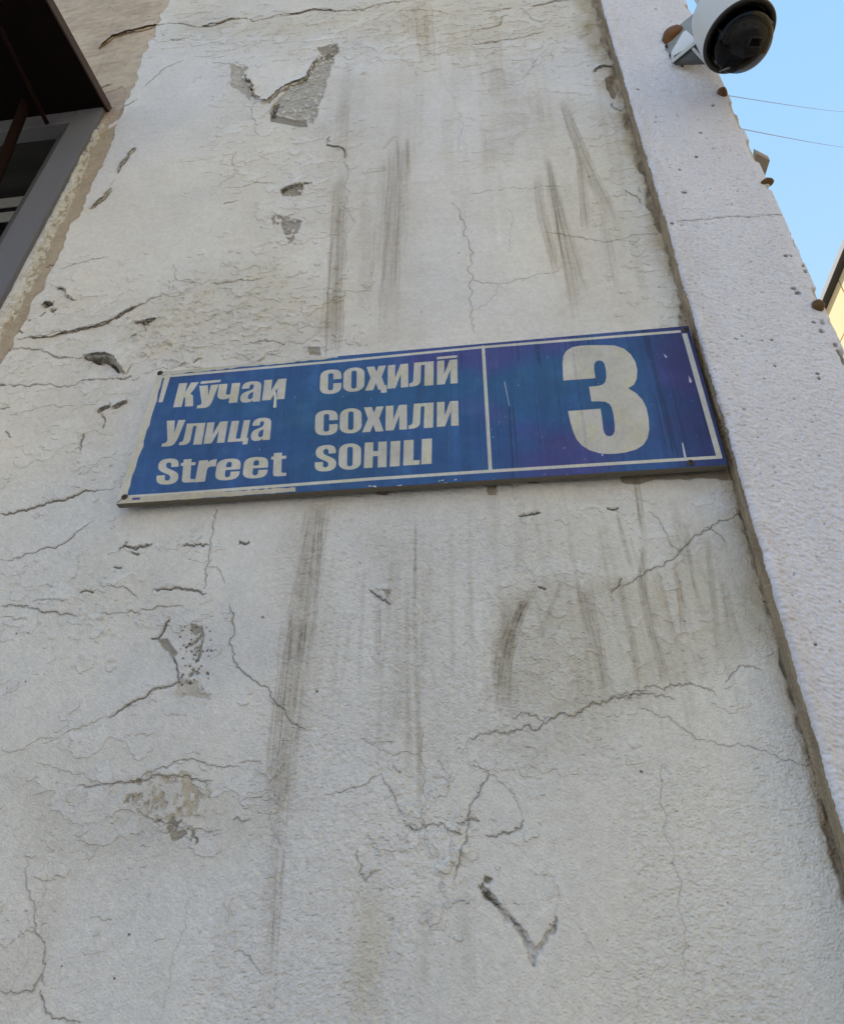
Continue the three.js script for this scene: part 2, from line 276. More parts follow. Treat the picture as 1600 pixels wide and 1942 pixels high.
// --- broad tone marks
coat('330 -40 1140 -40 1146 60 900 90 640 60 330 62', [0.90, 0.86, 0.78], 0.55, 0.05, 7, 0.03);
coat('1080 0 1142 -10 1330 620 1300 620 1232 420 1172 240 1112 60', [0.76, 0.67, 0.52], 0.85, 0.04, 9, 0.02);
coat('1370 900 1430 980 1540 1400 1600 1600 1600 1700 1526 1500 1462 1240 1390 1000', [0.78, 0.69, 0.55], 0.8, 0.03, 9, 0.015);
coat('960 1130 1060 1090 1200 1090 1300 990 1400 960 1480 1200 1380 1290 1150 1310 1000 1350 940 1340', [0.80, 0.77, 0.70], 0.6, 0.04, 10, 0.02);
coat('300 560 520 500 640 600 600 660 380 690 280 660', [0.9, 0.88, 0.83], 0.6, 0.04, 10, 0.03);
coat('1190 200 1240 200 1250 330 1210 300', [0.85, 0.84, 0.84], 0.5, 0.03, 10, 0.02);
coat('690 1700 740 1700 720 1942 680 1942', [0.9, 0.86, 0.77], 0.6, 0.04, 10, 0.02);
coat('0 1850 120 1640 100 1942 0 1942', [0.92, 0.86, 0.79], 0.6, 0.04, 10, 0.03);
coat('920 120 990 150 990 310 930 300', [0.84, 0.82, 0.79], 0.6, 0.03, 14, 0.01);
coat('1085 30 1110 30 1140 100 1100 80', [0.78, 0.74, 0.66], 0.6, 0.02, 20, 0.01);

coat('560 950 650 950 620 1150 600 1380 560 1560 480 1560 510 1300 550 1100', [0.84, 0.81, 0.76], 0.6, 0.03, 12, 0.03);
coat('610 150 800 120 800 420 780 640 590 650 620 400', [0.88, 0.85, 0.8], 0.6, 0.04, 10, 0.04);
coat('1000 180 1180 200 1220 600 1040 610', [0.88, 0.85, 0.8], 0.55, 0.04, 10, 0.04);
coat('700 1000 860 1000 840 1420 720 1420', [0.88, 0.86, 0.82], 0.55, 0.04, 10, 0.04);
coat('420 1130 560 1160 540 1280 430 1300', [0.86, 0.87, 0.9], 0.6, 0.03, 12, 0.02);
coat('300 1170 440 1190 420 1330 330 1340', [0.88, 0.89, 0.93], 0.6, 0.03, 12, 0.02);
coat('40 1500 460 1480 480 1620 60 1640', [0.86, 0.85, 0.83], 0.55, 0.04, 12, 0.03);
coat('880 1360 1140 1350 1120 1460 900 1440', [0.86, 0.84, 0.81], 0.6, 0.04, 12, 0.03);
streak('690 1640 700 1760 690 1942', 70, 60, 0.3, [0.74, 0.67, 0.52]);
streak('806 1700 800 1900', 30, 30, 0.3);
streak('120 1640 90 1800 60 1942', 60, 50, 0.22, [0.74, 0.66, 0.56]);

// --- layers of old paint flaking off in thin connected scales
function scaly(s, h = 1.3, amount = 0.5, fx = 34, fy = 52) {
  const pts = line(s), id = rnd() * 70;
  for (const F of both) F.inside(pts, 0.09, 0.05, 6, (o, d, x, y) => {
    const m = ss(-0.07, 0.06, d), wx = x + 0.012 * (fbm(x * 60 + id, y * 60, 2) - 0.5), wy = y + 0.012 * (fbm(x * 60, y * 60 + id, 2) - 0.5), a = fbm(wx * fx + id, wy * fy, 4), b = fbm(wx * fx * 0.7 + id + 30, wy * fy * 0.6, 4), th = lerp(0.72, amount, m);
    const l1 = ss(th - 0.006, th + 0.006, a), l2 = ss(th + 0.03, th + 0.042, b), curl = ss(th + 0.07, th, a) * l1;
    F.H[o] += (h / 1000) * (l1 + 0.8 * l2 + 0.9 * curl); F.stain(o, [0.93, 0.915, 0.88], 0.75 * (1 - l1) * m);
  });
}
scaly('380 540 520 500 640 560 610 680 470 660 300 690 260 620', 1.5, 0.5);
scaly('60 560 200 520 330 570 260 700 200 880 40 860 0 700', 1.0, 0.56, 24, 40);
scaly('420 120 560 230 660 250 650 420 500 480 420 360', 1.2, 0.55, 22, 34);
scaly('330 20 560 40 800 10 1050 0 1060 110 820 110 420 100 320 90', 1.4, 0.54, 22, 46);
scaly('900 100 1010 130 1000 320 940 330', 0.8, 0.52);
scaly('1080 0 1140 0 1300 560 1290 640 1200 420', 1.2, 0.53);
scaly('1040 960 1400 900 1480 1200 1300 1310 1000 1360 960 1200', 0.7, 0.55, 26, 40);
scaly('0 1420 480 1420 480 1600 60 1640', 0.9, 0.54, 26, 42);
scaly('60 1060 300 1060 330 1180 60 1200', 0.9, 0.55, 26, 40);
scaly('820 1560 880 1560 870 1630 830 1630', 1.0, 0.5, 50, 60);

// --- rain stains
streak('652 190 642 330', 22, 26, 0.4, [0.78, 0.73, 0.66]);
streak('646 330 640 480 632 662', 28, 34, 0.85);
streak('634 560 628 668', 40, 44, 0.35);
streak('658 120 650 250', 30, 24, 0.3);
streak('756 268 748 400 742 520 736 640', 34, 40, 0.7);
streak('738 300 726 420 716 560', 34, 30, 0.35);
streak('772 262 776 340', 8, 8, 0.6);
streak('752 262 758 350', 6, 6, 0.6);
streak('726 284 746 262 760 262', 8, 8, 0.5);
streak('700 380 690 600', 26, 26, 0.3);
streak('800 0 806 60 812 128', 34, 26, 0.75, [0.72, 0.63, 0.52]);
streak('770 20 784 80', 34, 20, 0.5, [0.72, 0.65, 0.56]);
streak('860 40 880 160', 40, 30, 0.35, [0.8, 0.74, 0.64]);
streak('920 60 940 180', 50, 40, 0.4, [0.82, 0.76, 0.67]);
streak('1064 190 1088 250 1120 330 1166 424', 14, 34, 0.75);
streak('1036 290 1044 350 1060 430 1080 520 1092 600', 14, 26, 0.7);
streak('1018 330 1024 400 1040 450 1060 520', 14, 22, 0.6);
streak('1042 310 1052 360 1076 440 1110 560', 12, 24, 0.6);
streak('1096 290 1112 440', 12, 18, 0.6);
streak('1140 400 1170 560', 18, 22, 0.35);
streak('1200 440 1220 560', 18, 22, 0.3);
streak('600 956 590 1040 575 1140 560 1240', 34, 66, 0.75);
streak('562 1180 545 1330 532 1440 522 1560', 62, 56, 0.7);
streak('575 1170 570 1260', 14, 14, 0.8);
streak('552 1160 548 1260', 10, 10, 0.7);
streak('530 1480 520 1640 512 1800 505 1942', 44, 34, 0.4);
streak('612 956 606 1100', 16, 16, 0.5);
streak('788 990 786 1160', 6, 8, 0.9);
streak('786 1160 790 1300 794 1420 798 1560', 10, 14, 0.7);
streak('745 1060 752 1200 750 1400', 24, 24, 0.3);
streak('714 1120 716 1300', 22, 22, 0.35);
streak('772 1080 770 1260 776 1500', 10, 18, 0.4);
streak('690 1070 678 1340', 10, 12, 0.25);
streak('816 1060 800 1300', 14, 14, 0.25);
streak('930 930 938 1060', 30, 24, 0.3);
streak('990 950 984 1080', 20, 20, 0.3);
streak('1204 900 1212 960 1222 1032', 12, 14, 0.75);
streak('1168 970 1184 1030 1198 1080', 7, 10, 0.85);
streak('1222 1032 1214 1100 1230 1180 1250 1250 1266 1310', 12, 22, 0.8);
streak('1176 1100 1186 1160 1202 1230 1210 1306', 10, 18, 0.75);
streak('1108 1106 1116 1160 1134 1230 1150 1326', 30, 24, 0.75);
streak('1012 1110 990 1150 966 1210 950 1290', 18, 24, 0.75);
streak('996 1130 976 1180 956 1250 946 1340', 26, 40, 0.7);
streak('970 1140 950 1200 938 1290', 22, 30, 0.6);
streak('1066 1096 1040 1160 1020 1220', 8, 14, 0.55);
streak('960 1290 966 1370', 50, 30, 0.45);
streak('1300 1000 1314 1100 1336 1180', 10, 10, 0.55);
streak('1340 1010 1352 1120 1366 1250', 12, 14, 0.6);
streak('1280 1080 1292 1140 1296 1200', 14, 14, 0.7, [0.66, 0.56, 0.46]);
streak('1244 1090 1262 1160 1280 1230', 18, 14, 0.6, [0.68, 0.6, 0.5]);
streak('1270 950 1310 1080', 14, 20, 0.35);
streak('1370 1080 1390 1220', 20, 16, 0.4);
streak('880 1690 890 1900', 40, 30, 0.25);
streak('430 1700 420 1900', 40, 40, 0.2);
for (let k = 0; k < 60; k++) { const x = rr(560, 1400), y = rr(930, 1200); streak([x, y, x + (x - 840) * 0.07 + rr(-4, 4), y + rr(60, 130), x + (x - 840) * 0.16 + rr(-6, 6), y + rr(140, 320)].join(' '), rr(4, 12), rr(6, 20), rr(0.08, 0.28)); }
for (let k = 0; k < 54; k++) { const x = rr(560, 1220), y = rr(0, 420); streak([x, y, x + (x - 840) * 0.06, y + rr(40, 90), x + (x - 840) * 0.14, y + rr(100, 220)].join(' '), rr(4, 16), rr(6, 22), rr(0.1, 0.3), [0.74, 0.68, 0.58]); }

// --- cracks and lifted plaster
crack('188 92 200 82 214 72 240 62 262 58 296 48 326 43', { w: 2.4, d: 7, lift: 9, reach: 60 });
crack('320 43 340 44 362 50 384 51', { w: 2, d: 5, lift: 4, reach: 40 });
crack('384 51 410 48 440 38 468 36', { w: 4, d: 9, lift: 9, reach: 60 });
crack('468 36 480 42 520 33 548 30 566 27 600 20 640 23 676 22 720 10 760 4 800 -4', { w: 2.6, d: 7, lift: 6, reach: 50 });
crack('120 70 132 72', { w: 2, d: 4 });
crack('686 46 730 28 780 20 830 22 864 30', { w: 1.2, d: 2, lift: 4, reach: 40 });
crack('1000 14 1030 10 1048 4 1076 2', { w: 2.2, d: 6, lift: 7, reach: 30 });
crack('936 22 960 18 974 14', { w: 2, d: 5, lift: 5, reach: 30 });
crack('984 16 1000 30 1014 40 1032 42', { w: 1.5, d: 3, lift: 5, reach: 30 });
crack('896 58 926 54 946 48 950 34 962 28', { w: 2, d: 4, lift: 5, reach: 30 });
crack('894 86 920 84 960 76 1000 68 1032 60', { w: 2, d: 5, lift: 6, reach: 30 });
crack('322 74 332 76 350 74 364 70', { w: 2.2, d: 4, lift: 4, reach: 25 });
crack('272 166 290 150 306 134 330 122 350 114', { w: 1.6, d: 4, lift: 2, reach: 30 });
crack('228 206 246 196 262 188', { w: 2.2, d: 5, lift: 3, reach: 30 });
crack('188 164 212 157', { w: 2, d: 5, lift: 4, reach: 30 });
crack('402 118 424 122 448 119 464 124 472 130', { w: 1.2, d: 3, lift: 3, reach: 25 });
crack('464 142 474 158 480 176 486 186', { w: 3.2, d: 8, lift: 8, reach: 40 });
crack('486 186 476 206 478 222 486 232 484 246 490 258', { w: 1.2, d: 3, lift: 3, reach: 30 });
crack('510 196 524 180 548 164 574 154', { w: 4, d: 9, lift: 10, reach: 60 });
crack('574 154 584 136 600 112', { w: 3, d: 7, lift: 7, reach: 50 });
crack('514 220 520 202 528 196', { w: 3, d: 6, lift: 5, reach: 30, dirt: 0.6 });
crack('176 396 186 386 200 376 212 360', { w: 3.4, d: 8, lift: 7, reach: 50 });
crack('212 360 216 344 222 328', { w: 1, d: 2, lift: 5, reach: 35, dirt: 0.2 });
crack('222 328 232 312 244 294 258 282', { w: 3, d: 8, lift: 6, reach: 50 });
crack('446 316 442 302 448 288', { w: 1.4, d: 3, lift: -3, reach: 25 });
crack('416 354 424 346 440 338 446 320', { w: 1.1, d: 2, lift: 3, reach: 30 });
crack('420 360 460 356 484 348 530 346', { w: 1.0, d: 2, lift: 4, reach: 30, dirt: 0.4 });
crack('534 364 548 358 566 354 592 349', { w: 4, d: 9, lift: 9, reach: 45 });
crack('620 278 622 270 626 260', { w: 2.2, d: 5, lift: -4, reach: 25 });
crack('622 276 636 280 650 284 656 300', { w: 2.4, d: 5, lift: 6, reach: 30 });
crack('656 300 660 334 658 400 654 470', { w: 1.2, d: 2, lift: 3, reach: 25, dirt: 0.5 });
crack('424 386 440 384 452 380', { w: 1.6, d: 3, lift: 4, reach: 20 });
crack('1126 136 1134 130 1146 127 1158 128', { w: 2.6, d: 6, lift: 7, reach: 25 });
crack('1158 195 1166 206 1174 209 1180 211', { w: 2.4, d: 5, lift: 4, reach: 25 });
crack('1180 358 1196 368 1206 372 1216 386', { w: 1.8, d: 4, lift: 4, reach: 30 });
crack('1206 360 1216 366 1212 352', { w: 1.4, d: 3, lift: 3, reach: 20 });
crack('1030 172 1060 176 1110 178', { w: 1, d: 2, lift: 2, reach: 20 });
crack('890 367 930 362 980 358 1040 354 1080 352', { w: 0.9, d: 3 });
crack('1036 440 1070 446 1110 452 1166 454 1200 444 1250 440', { w: 1.2, d: 3 });
crack('1166 454 1190 456 1210 470', { w: 0.9, d: 2 });
crack('842 150 858 180 864 210 866 290', { w: 0.8, d: 2 });
crack('854 384 870 396 880 420 890 460 896 500 894 560 890 600 898 630', { w: 1.1, d: 3 });
crack('962 396 970 430 968 460 964 480', { w: 0.8, d: 2 });
crack('890 532 944 538 1010 524 1060 508', { w: 1, d: 3 });
crack('944 540 930 570 900 590', { w: 0.8, d: 2 });
crack('566 558 650 556 720 550', { w: 0.9, d: 2 });
crack('750 530 800 526 890 532', { w: 0.6, d: 1.5 });
crack('990 150 1006 130 1018 108 1040 90', { w: 1.1, d: 2, lift: 3, reach: 20 });
crack('1052 92 1046 118', { w: 1.2, d: 2, lift: 3, reach: 20 });
crack('112 508 150 500 190 490 210 484', { w: 1.3, d: 3, lift: 3, reach: 30 });
crack('86 504 94 500 100 500', { w: 3, d: 6, lift: 4, reach: 20 });
crack('150 488 172 484', { w: 1, d: 2, lift: 3, reach: 20 });
crack('32 644 70 640 120 632 160 624 190 618 220 604 240 592', { w: 2, d: 6, lift: 7, reach: 70 });
crack('222 606 236 596 254 586', { w: 4, d: 9, lift: 5, reach: 40 });
crack('240 592 268 578 290 568 312 558', { w: 1.4, d: 4, lift: 5, reach: 50 });
crack('312 558 320 564 336 564 354 556 358 546', { w: 0.9, d: 2, lift: 3, reach: 20 });
crack('330 502 334 528 352 536 390 536 398 532', { w: 1.2, d: 3, lift: 3, reach: 25 });
crack('398 538 440 536 480 534 500 528 506 524', { w: 1.4, d: 3, lift: 6, reach: 30, dirt: 0.5 });
crack('10 662 50 662 80 662 92 670 110 678 140 680 164 678', { w: 1.4, d: 4, lift: 4, sink: 2, reach: 40 });
crack('162 677 184 678 208 679', { w: 5, d: 14, lift: 9, sink: 9, reach: 70 });
crack('200 677 212 688 220 698 230 706', { w: 4, d: 12, lift: 9, sink: 8, reach: 60 });
crack('0 730 12 731', { w: 3, d: 8, lift: 4, reach: 30 });
crack('12 731 50 733 100 730 150 726 190 720 222 716', { w: 1.4, d: 4, lift: 3, reach: 50 });
crack('222 716 236 720 244 716 250 712', { w: 2.2, d: 5, lift: 3, reach: 30 });
crack('84 582 92 576 98 576', { w: 5, d: 10, lift: 6, sink: 6, reach: 30 });
crack('74 600 80 594 88 590', { w: 2, d: 4, lift: -3, sink: 4, reach: 30 });
crack('96 588 106 586', { w: 3, d: 8, lift: 6, sink: 4, reach: 30 });
crack('108 548 118 546 124 550 128 564 140 570', { w: 2.4, d: 6, lift: 6, sink: 2, reach: 35 });
crack('36 622 42 632 48 630', { w: 2.2, d: 6, lift: 4, reach: 20 });
crack('54 608 58 606', { w: 2.5, d: 6, lift: 3, reach: 15 });
crack('258 612 272 614 286 610 296 606', { w: 3.2, d: 8, lift: 10, reach: 30 });
crack('250 640 260 634', { w: 2.5, d: 6, lift: 5, reach: 20 });
crack('274 616 276 630', { w: 1.8, d: 4, lift: 3, reach: 15 });
crack('0 776 20 772', { w: 2, d: 4, lift: 3, reach: 30 });
crack('16 788 60 780 84 772 150 770', { w: 1, d: 2, lift: 2.5, reach: 40 });
crack('188 782 196 776 208 771', { w: 3, d: 7, lift: 6, reach: 30 });
crack('216 774 226 768 240 762', { w: 3, d: 7, lift: 5, reach: 30 });
crack('192 784 200 800 196 812', { w: 2, d: 5, lift: 5, reach: 25 });
crack('158 822 154 836 152 852', { w: 2, d: 5, lift: -4, reach: 20 });
crack('12 818 22 830', { w: 2.4, d: 5, lift: 3, reach: 15 });
crack('340 694 354 690', { w: 2, d: 4, lift: 4, reach: 20 });
crack('368 690 376 682 384 680', { w: 2.4, d: 5, lift: 4, reach: 20 });
crack('464 652 490 650 520 648 540 654', { w: 1.6, d: 3, lift: 5, reach: 25 });
crack('0 974 40 968 80 958 110 948 146 938 188 928', { w: 1.6, d: 5, lift: 5, reach: 60 });
crack('188 928 206 928 220 922', { w: 1, d: 2 });
crack('14 1064 50 1048 100 1038 130 1024 150 1004 176 986', { w: 1, d: 3, lift: 3, reach: 50 });
crack('226 1040 236 1034 252 1038 268 1036 288 1030', { w: 3.2, d: 7, lift: 3, reach: 20, jag: 0.9 });
crack('238 1032 240 1026', { w: 2, d: 5 });
crack('346 1034 362 1034 376 1032 398 1034', { w: 2.0, d: 5, lift: 2, reach: 15, jag: 1 });
crack('454 1026 466 1032 472 1026', { w: 2.4, d: 6, lift: 2, reach: 15, jag: 1 });
crack('216 1076 230 1074', { w: 1.8, d: 5, lift: 3, reach: 12 });
crack('412 966 404 1010 396 1060 392 1090 386 1116', { w: 1, d: 3 });
crack('394 1074 410 1074 420 1090 426 1106', { w: 1, d: 2 });
crack('192 1112 216 1113 236 1114 250 1124 262 1136', { w: 1, d: 2, lift: 4, reach: 25, dirt: 0.35 });
crack('290 1120 330 1116 352 1116 376 1120 384 1127 392 1125', { w: 1.8, d: 5, lift: 5, reach: 30 });
crack('150 1124 160 1120 176 1124', { w: 2.4, d: 5, lift: 4, reach: 14 });
crack('0 1150 40 1148 60 1152 90 1160 120 1165 150 1168', { w: 1.4, d: 3, lift: 5, reach: 30, dirt: 0.45 });
crack('60 1140 100 1138 130 1136', { w: 1, d: 1.5, lift: 4, reach: 25, dirt: 0.2 });
crack('180 1160 220 1164 280 1157 350 1154', { w: 1.2, d: 2, lift: 4, reach: 30, dirt: 0.3 });
crack('0 1170 54 1176', { w: 1, d: 1.5, lift: 3, reach: 20, dirt: 0.3 });
crack('300 1212 308 1200 314 1186 322 1174', { w: 2.2, d: 6, lift: 4, reach: 25 });
crack('286 1211 300 1211', { w: 2, d: 4, lift: 2, reach: 14 });
crack('328 1248 336 1262 338 1284 340 1294', { w: 1.8, d: 5, lift: 5, reach: 30 });
crack('206 1360 230 1346 262 1326 296 1306 328 1300 340 1294', { w: 2.2, d: 6, lift: 6, reach: 50 });
crack('80 1410 120 1394 170 1374 206 1360', { w: 1, d: 2, lift: 4, reach: 40, dirt: 0.3 });
crack('16 1424 40 1422 66 1406 78 1398 106 1404', { w: 1.2, d: 2, lift: 3, reach: 25 });
crack('436 1146 440 1180 444 1240 456 1270 480 1290 500 1300 520 1330 545 1360 580 1385', { w: 1.2, d: 3 });
crack('70 1444 84 1452 120 1462 158 1466 170 1484 188 1482', { w: 1, d: 2, lift: 2, reach: 20 });
crack('148 1488 190 1488 236 1486 262 1480 300 1470 330 1470 366 1478 386 1482 402 1480', { w: 1.8, d: 5, lift: 4, reach: 40 });
crack('262 1478 286 1464 316 1458 330 1444 348 1440 380 1444 410 1454 452 1454', { w: 1.4, d: 4, lift: 3, reach: 25 });
crack('454 1446 470 1442 496 1448', { w: 1.4, d: 3, lift: 3, reach: 20 });
crack('456 1520 470 1512 500 1510', { w: 1.2, d: 3, lift: 3, reach: 18 });
crack('440 1556 450 1550 458 1560 474 1550', { w: 1.6, d: 4, lift: 3, reach: 14 });
crack('262 1540 290 1554 330 1562 372 1572 420 1574', { w: 1.5, d: 3, lift: 3, reach: 25 });
crack('140 1586 156 1586 166 1582', { w: 1, d: 2, lift: 2, reach: 15 });
crack('526 1380 522 1470 508 1500 514 1560 526 1590 536 1640 524 1700 516 1760', { w: 0.9, d: 2 });
crack('90 1660 72 1740', { w: 0.9, d: 2 });
crack('54 1640 56 1700 64 1750 80 1786 86 1830 76 1860', { w: 1.4, d: 4 });
crack('0 1880 40 1882 64 1878 78 1850 84 1870', { w: 1.6, d: 4 });
crack('76 1880 84 1912 98 1934 150 1940', { w: 2, d: 5, lift: 2, reach: 20 });
crack('356 1706 352 1760 334 1800 316 1880 304 1942', { w: 0.9, d: 2 });
crack('50 1790 20 1900', { w: 0.8, d: 1.5 });
crack('444 1806 454 1804 466 1812 500 1850', { w: 1.2, d: 3, lift: 3, reach: 30, dirt: 0.3 });
crack('616 1506 650 1502 672 1494 700 1478 722 1468', { w: 1.3, d: 3.5, lift: 2, reach: 25 });
crack('722 1464 728 1482 744 1504 754 1530 764 1544', { w: 1.8, d: 4, lift: 2, reach: 20 });
crack('688 1400 704 1412 730 1406 748 1406', { w: 1.4, d: 3, lift: 3, reach: 22 });
crack('704 1412 740 1428 790 1430 820 1424', { w: 0.9, d: 2, lift: 2, reach: 20 });
crack('764 1556 780 1570 810 1564 850 1574 876 1582', { w: 2, d: 5, lift: 2.5, reach: 20, jag: 0.9 });
crack('770 1566 790 1572 776 1560', { w: 1.8, d: 4, jag: 0.9 });
crack('800 1380 802 1470 804 1560 806 1600 816 1624', { w: 1, d: 2.5 });
crack('928 1470 910 1498 894 1524 888 1560 884 1596 870 1640 862 1668', { w: 2.2, d: 5, lift: 2, reach: 20 });
crack('864 1560 880 1562 894 1552 908 1556', { w: 2.4, d: 5, jag: 1 });
crack('920 1584 936 1584 960 1580 984 1572 992 1556', { w: 2.2, d: 5, lift: 3, reach: 20, jag: 0.8 });
crack('886 1446 920 1460 950 1484 976 1510 988 1540 992 1556', { w: 1, d: 2.5, lift: 2, reach: 25 });
crack('890 1398 880 1420 872 1436', { w: 0.9, d: 2 });
crack('892 1400 930 1390 980 1382 1030 1370 1060 1352 1096 1350 1130 1334 1180 1322 1230 1316 1280 1326', { w: 1.8, d: 4.5, lift: 3, reach: 30, jag: 0.8 });
crack('970 1360 1000 1352 1040 1358', { w: 1.4, d: 3, lift: 3, reach: 20, jag: 0.9 });
crack('1160 1326 1200 1316 1226 1300 1260 1310 1300 1296 1330 1302 1360 1318', { w: 1.4, d: 3, lift: 2, reach: 20, jag: 0.8 });
crack('1376 1296 1392 1272 1404 1260 1444 1270', { w: 1.2, d: 3 });
crack('1210 1340 1260 1360 1300 1384 1340 1408 1400 1408 1450 1422 1490 1442 1556 1452', { w: 1.2, d: 3 });
crack('1180 1110 1220 1090 1260 1066 1296 1038 1330 1012 1380 986 1420 968', { w: 1.2, d: 3 });
crack('1340 1000 1360 1010 1380 1030', { w: 1, d: 2 });
crack('984 978 1004 976 1024 972', { w: 3, d: 7, lift: 4, reach: 18 });
crack('1150 964 1160 966 1172 962', { w: 2.6, d: 6, lift: 3, reach: 14 });
crack('1160 1124 1172 1112 1178 1096', { w: 1.2, d: 3, lift: 2, reach: 20 });
crack('1020 1112 1034 1116', { w: 2.4, d: 5, lift: 3, reach: 14 });
crack('1230 970 1262 1010 1290 1050', { w: 1, d: 2 });
crack('1254 1450 1256 1480 1270 1600 1288 1700 1298 1780 1300 1860', { w: 0.9, d: 2.5 });
crack('700 1118 712 1128 734 1142 740 1146', { w: 2, d: 4, lift: 2, sink: 3, reach: 18 });
crack('702 1120 744 1122', { w: 0.8, d: 2, lift: 2, reach: 14 });
crack('676 1612 680 1636 690 1668 698 1672', { w: 2.2, d: 4, lift: 2, reach: 15, jag: 1, dirt: 0.5 });
crack('690 1670 700 1662 716 1650', { w: 2, d: 4, lift: 2, reach: 15, jag: 1, dirt: 0.5 });
crack('908 1680 930 1700 960 1740 990 1770 1006 1796 1012 1830', { w: 10, d: 7, lift: 2.5, reach: 14, dirt: 0.6 });
crack('918 1690 950 1724 990 1768 1002 1790', { w: 2.4, d: 4, dirt: 0.7 });
crack('1012 1832 1018 1800 1034 1776 1050 1760 1054 1740', { w: 7, d: 6, lift: 2.5, reach: 14, dirt: 0.6 });
crack('1044 1770 1052 1768 1054 1756 1042 1752', { w: 2.6, d: 5, dirt: 0.6, jag: 0.9 });
crack('1054 1740 1058 1700 1050 1664 1030 1660 1010 1662', { w: 1.2, d: 2, dirt: 0.4 });
crack('810 1740 814 1766 840 1768 848 1740', { w: 1, d: 2, dirt: 0.35 });
crack('1300 1830 1210 1850 1100 1850 1040 1870', { w: 0.9, d: 1.5, dirt: 0.3 });
crack('1090 1750 1120 1790 1138 1826', { w: 1.6, d: 1.5, lift: 2, reach: 10, dirt: 0.1 });
crack('1020 1560 1028 1568', { w: 1.2, d: 3 });
crack('1140 1400 1124 1420 1140 1430 1180 1440', { w: 1, d: 2, dirt: 0.3 });
for (const s of ['250 1046 262 1052', '264 612 284 618']) crack(s, { w: 2.5, d: 5 });

// --- small lips, blisters, crumbs
around(64, '470 620 520 640 560 560 440 640 400 560 340 620 320 600 480 560 600 640', 46, (x, y) => tick(x, y, rr(8, 26), rr(1.5, 4.5)));
around(60, '560 460 520 500 600 380 520 300 600 300', 60, (x, y) => tick(x, y, rr(8, 22), rr(1, 3)));
around(46, '940 60 980 40 1000 20 1020 60 900 100 920 30', 40, (x, y) => tick(x, y, rr(6, 20), rr(1.5, 4)));
around(80, '700 120 800 140 900 250 1000 300 1100 300 1160 420 820 420 700 460 1060 200 420 60 560 70', 110, (x, y) => tick(x, y, rr(5, 18), rr(0.8, 2.5)));
around(50, '140 300 200 200 300 420 260 480 180 560 100 720 100 800', 70, (x, y) => tick(x, y, rr(5, 16), rr(0.8, 2.4)));
around(70, '400 520 470 600 340 640 520 580 360 560 300 600', 50, (x, y) => blister(x, y, rr(4, 10), rr(1, 3)));
around(60, '110 1090 160 1130 120 1180 180 1200 250 1170 140 1080', 60, (x, y) => blister(x, y, rr(3, 8), rr(0.8, 2.2)));
around(36, '300 650 340 600 280 640 250 660', 36, (x, y) => blister(x, y, rr(6, 13), rr(1.2, 3)));
around(60, '200 1500 120 1560 300 1580 480 1540 420 1600 240 1620 60 1600', 60, (x, y) => tick(x, y, rr(6, 20), rr(0.8, 2)));
around(50, '1020 1400 1100 1420 1160 1360 900 1360 960 1380 1300 1250 1380 1240', 70, (x, y) => tick(x, y, rr(5, 16), rr(0.6, 1.8)));
around(70, '830 1600 880 1620 850 1640 880 1570 820 1560', 36, (x, y) => { tick(x, y, rr(5, 16), rr(0.8, 2.4)); });
around(24, '850 1590 870 1630 840 1620', 34, (x, y) => blister(x, y, rr(3, 8), rr(0.8, 2)));
around(40, '1150 80 1170 140 1190 230 1210 340 1240 440 1270 540 1160 60', 22, (x, y) => tick(x, y, rr(5, 14), rr(1.5, 4)));
for (let k = 0; k < 150; k++) { const y = rr(0, 1900); pit(rr(60, 1500), y, rr(0.3, 0.85) * (y < 700 ? 1.8 : 1), rr(1, 2), rr(0.3, 0.8)); }
for (let k = 0; k < 40; k++) pit(rr(340, 400), rr(1180, 1300), rr(0.8, 1.7), 2, 0.8);
for (const [x, y] of [[600, 1310], [498, 1170], [1450, 1140], [30, 1200], [53, 1200], [48, 1292], [244, 1772], [216, 1856], [870, 480], [1216, 1462]]) pit(x, y, rr(0.9, 1.5), 3, 0.8);
blister(790, 1162, 5, 3);

around(40, '470 640 560 560 440 560 400 640 330 690 600 620 520 520', 60, (x, y) => tick(x, y, rr(12, 34), rr(3, 6)));
around(60, '120 560 200 660 60 700 180 760 100 640 240 700 60 820 180 860', 50, (x, y) => tick(x, y, rr(8, 26), rr(1.5, 4)));
around(50, '540 20 700 40 420 90 640 70 780 30 860 60', 60, (x, y) => tick(x, y, rr(8, 30), rr(2, 5)));
around(40, '560 240 640 260 540 320 500 400 600 420 660 200', 50, (x, y) => tick(x, y, rr(8, 28), rr(2, 5)));

// --- crumbling plaster along the joint with the pilaster
for (const F of both) F.near([[JOINT, 1.4], [JOINT, 4.9]], 0.06, (o, d, s, t, x, y) => {
  const edge = 0.002 + 0.013 * ss(0.35, 0.75, fbm(y * 9, 3.3, 3)) * (0.5 + 0.6 * ss(2.0, 2.9, y)), a = ss(edge + 0.004, edge - 0.004, d + 0.012 * (fbm(x * 70, y * 55, 3) - 0.5)), n = fbm(x * 90, y * 40, 4);
  F.tint(o, MORTAR.map((c) => c * (0.55 + 0.8 * n)), a * 0.9); F.H[o] += a * ((n - 0.55) * 0.011 - 0.001);
});

const house = thing('plaster_wall', 'tall weathered off-white plaster wall with cracks and grey rain stains behind the blue sign', 'wall');
mesh('plaster_surface', ...lower.surface(700, 420, (x, y, h) => [x, y, h]), house);
const skin = upper.surface(820, 860, (x, y, h) => [x, y, h], 0.92, (x, y) => x < -0.46 && y < 3.63);
mesh('plaster_surface', ...skin, house);
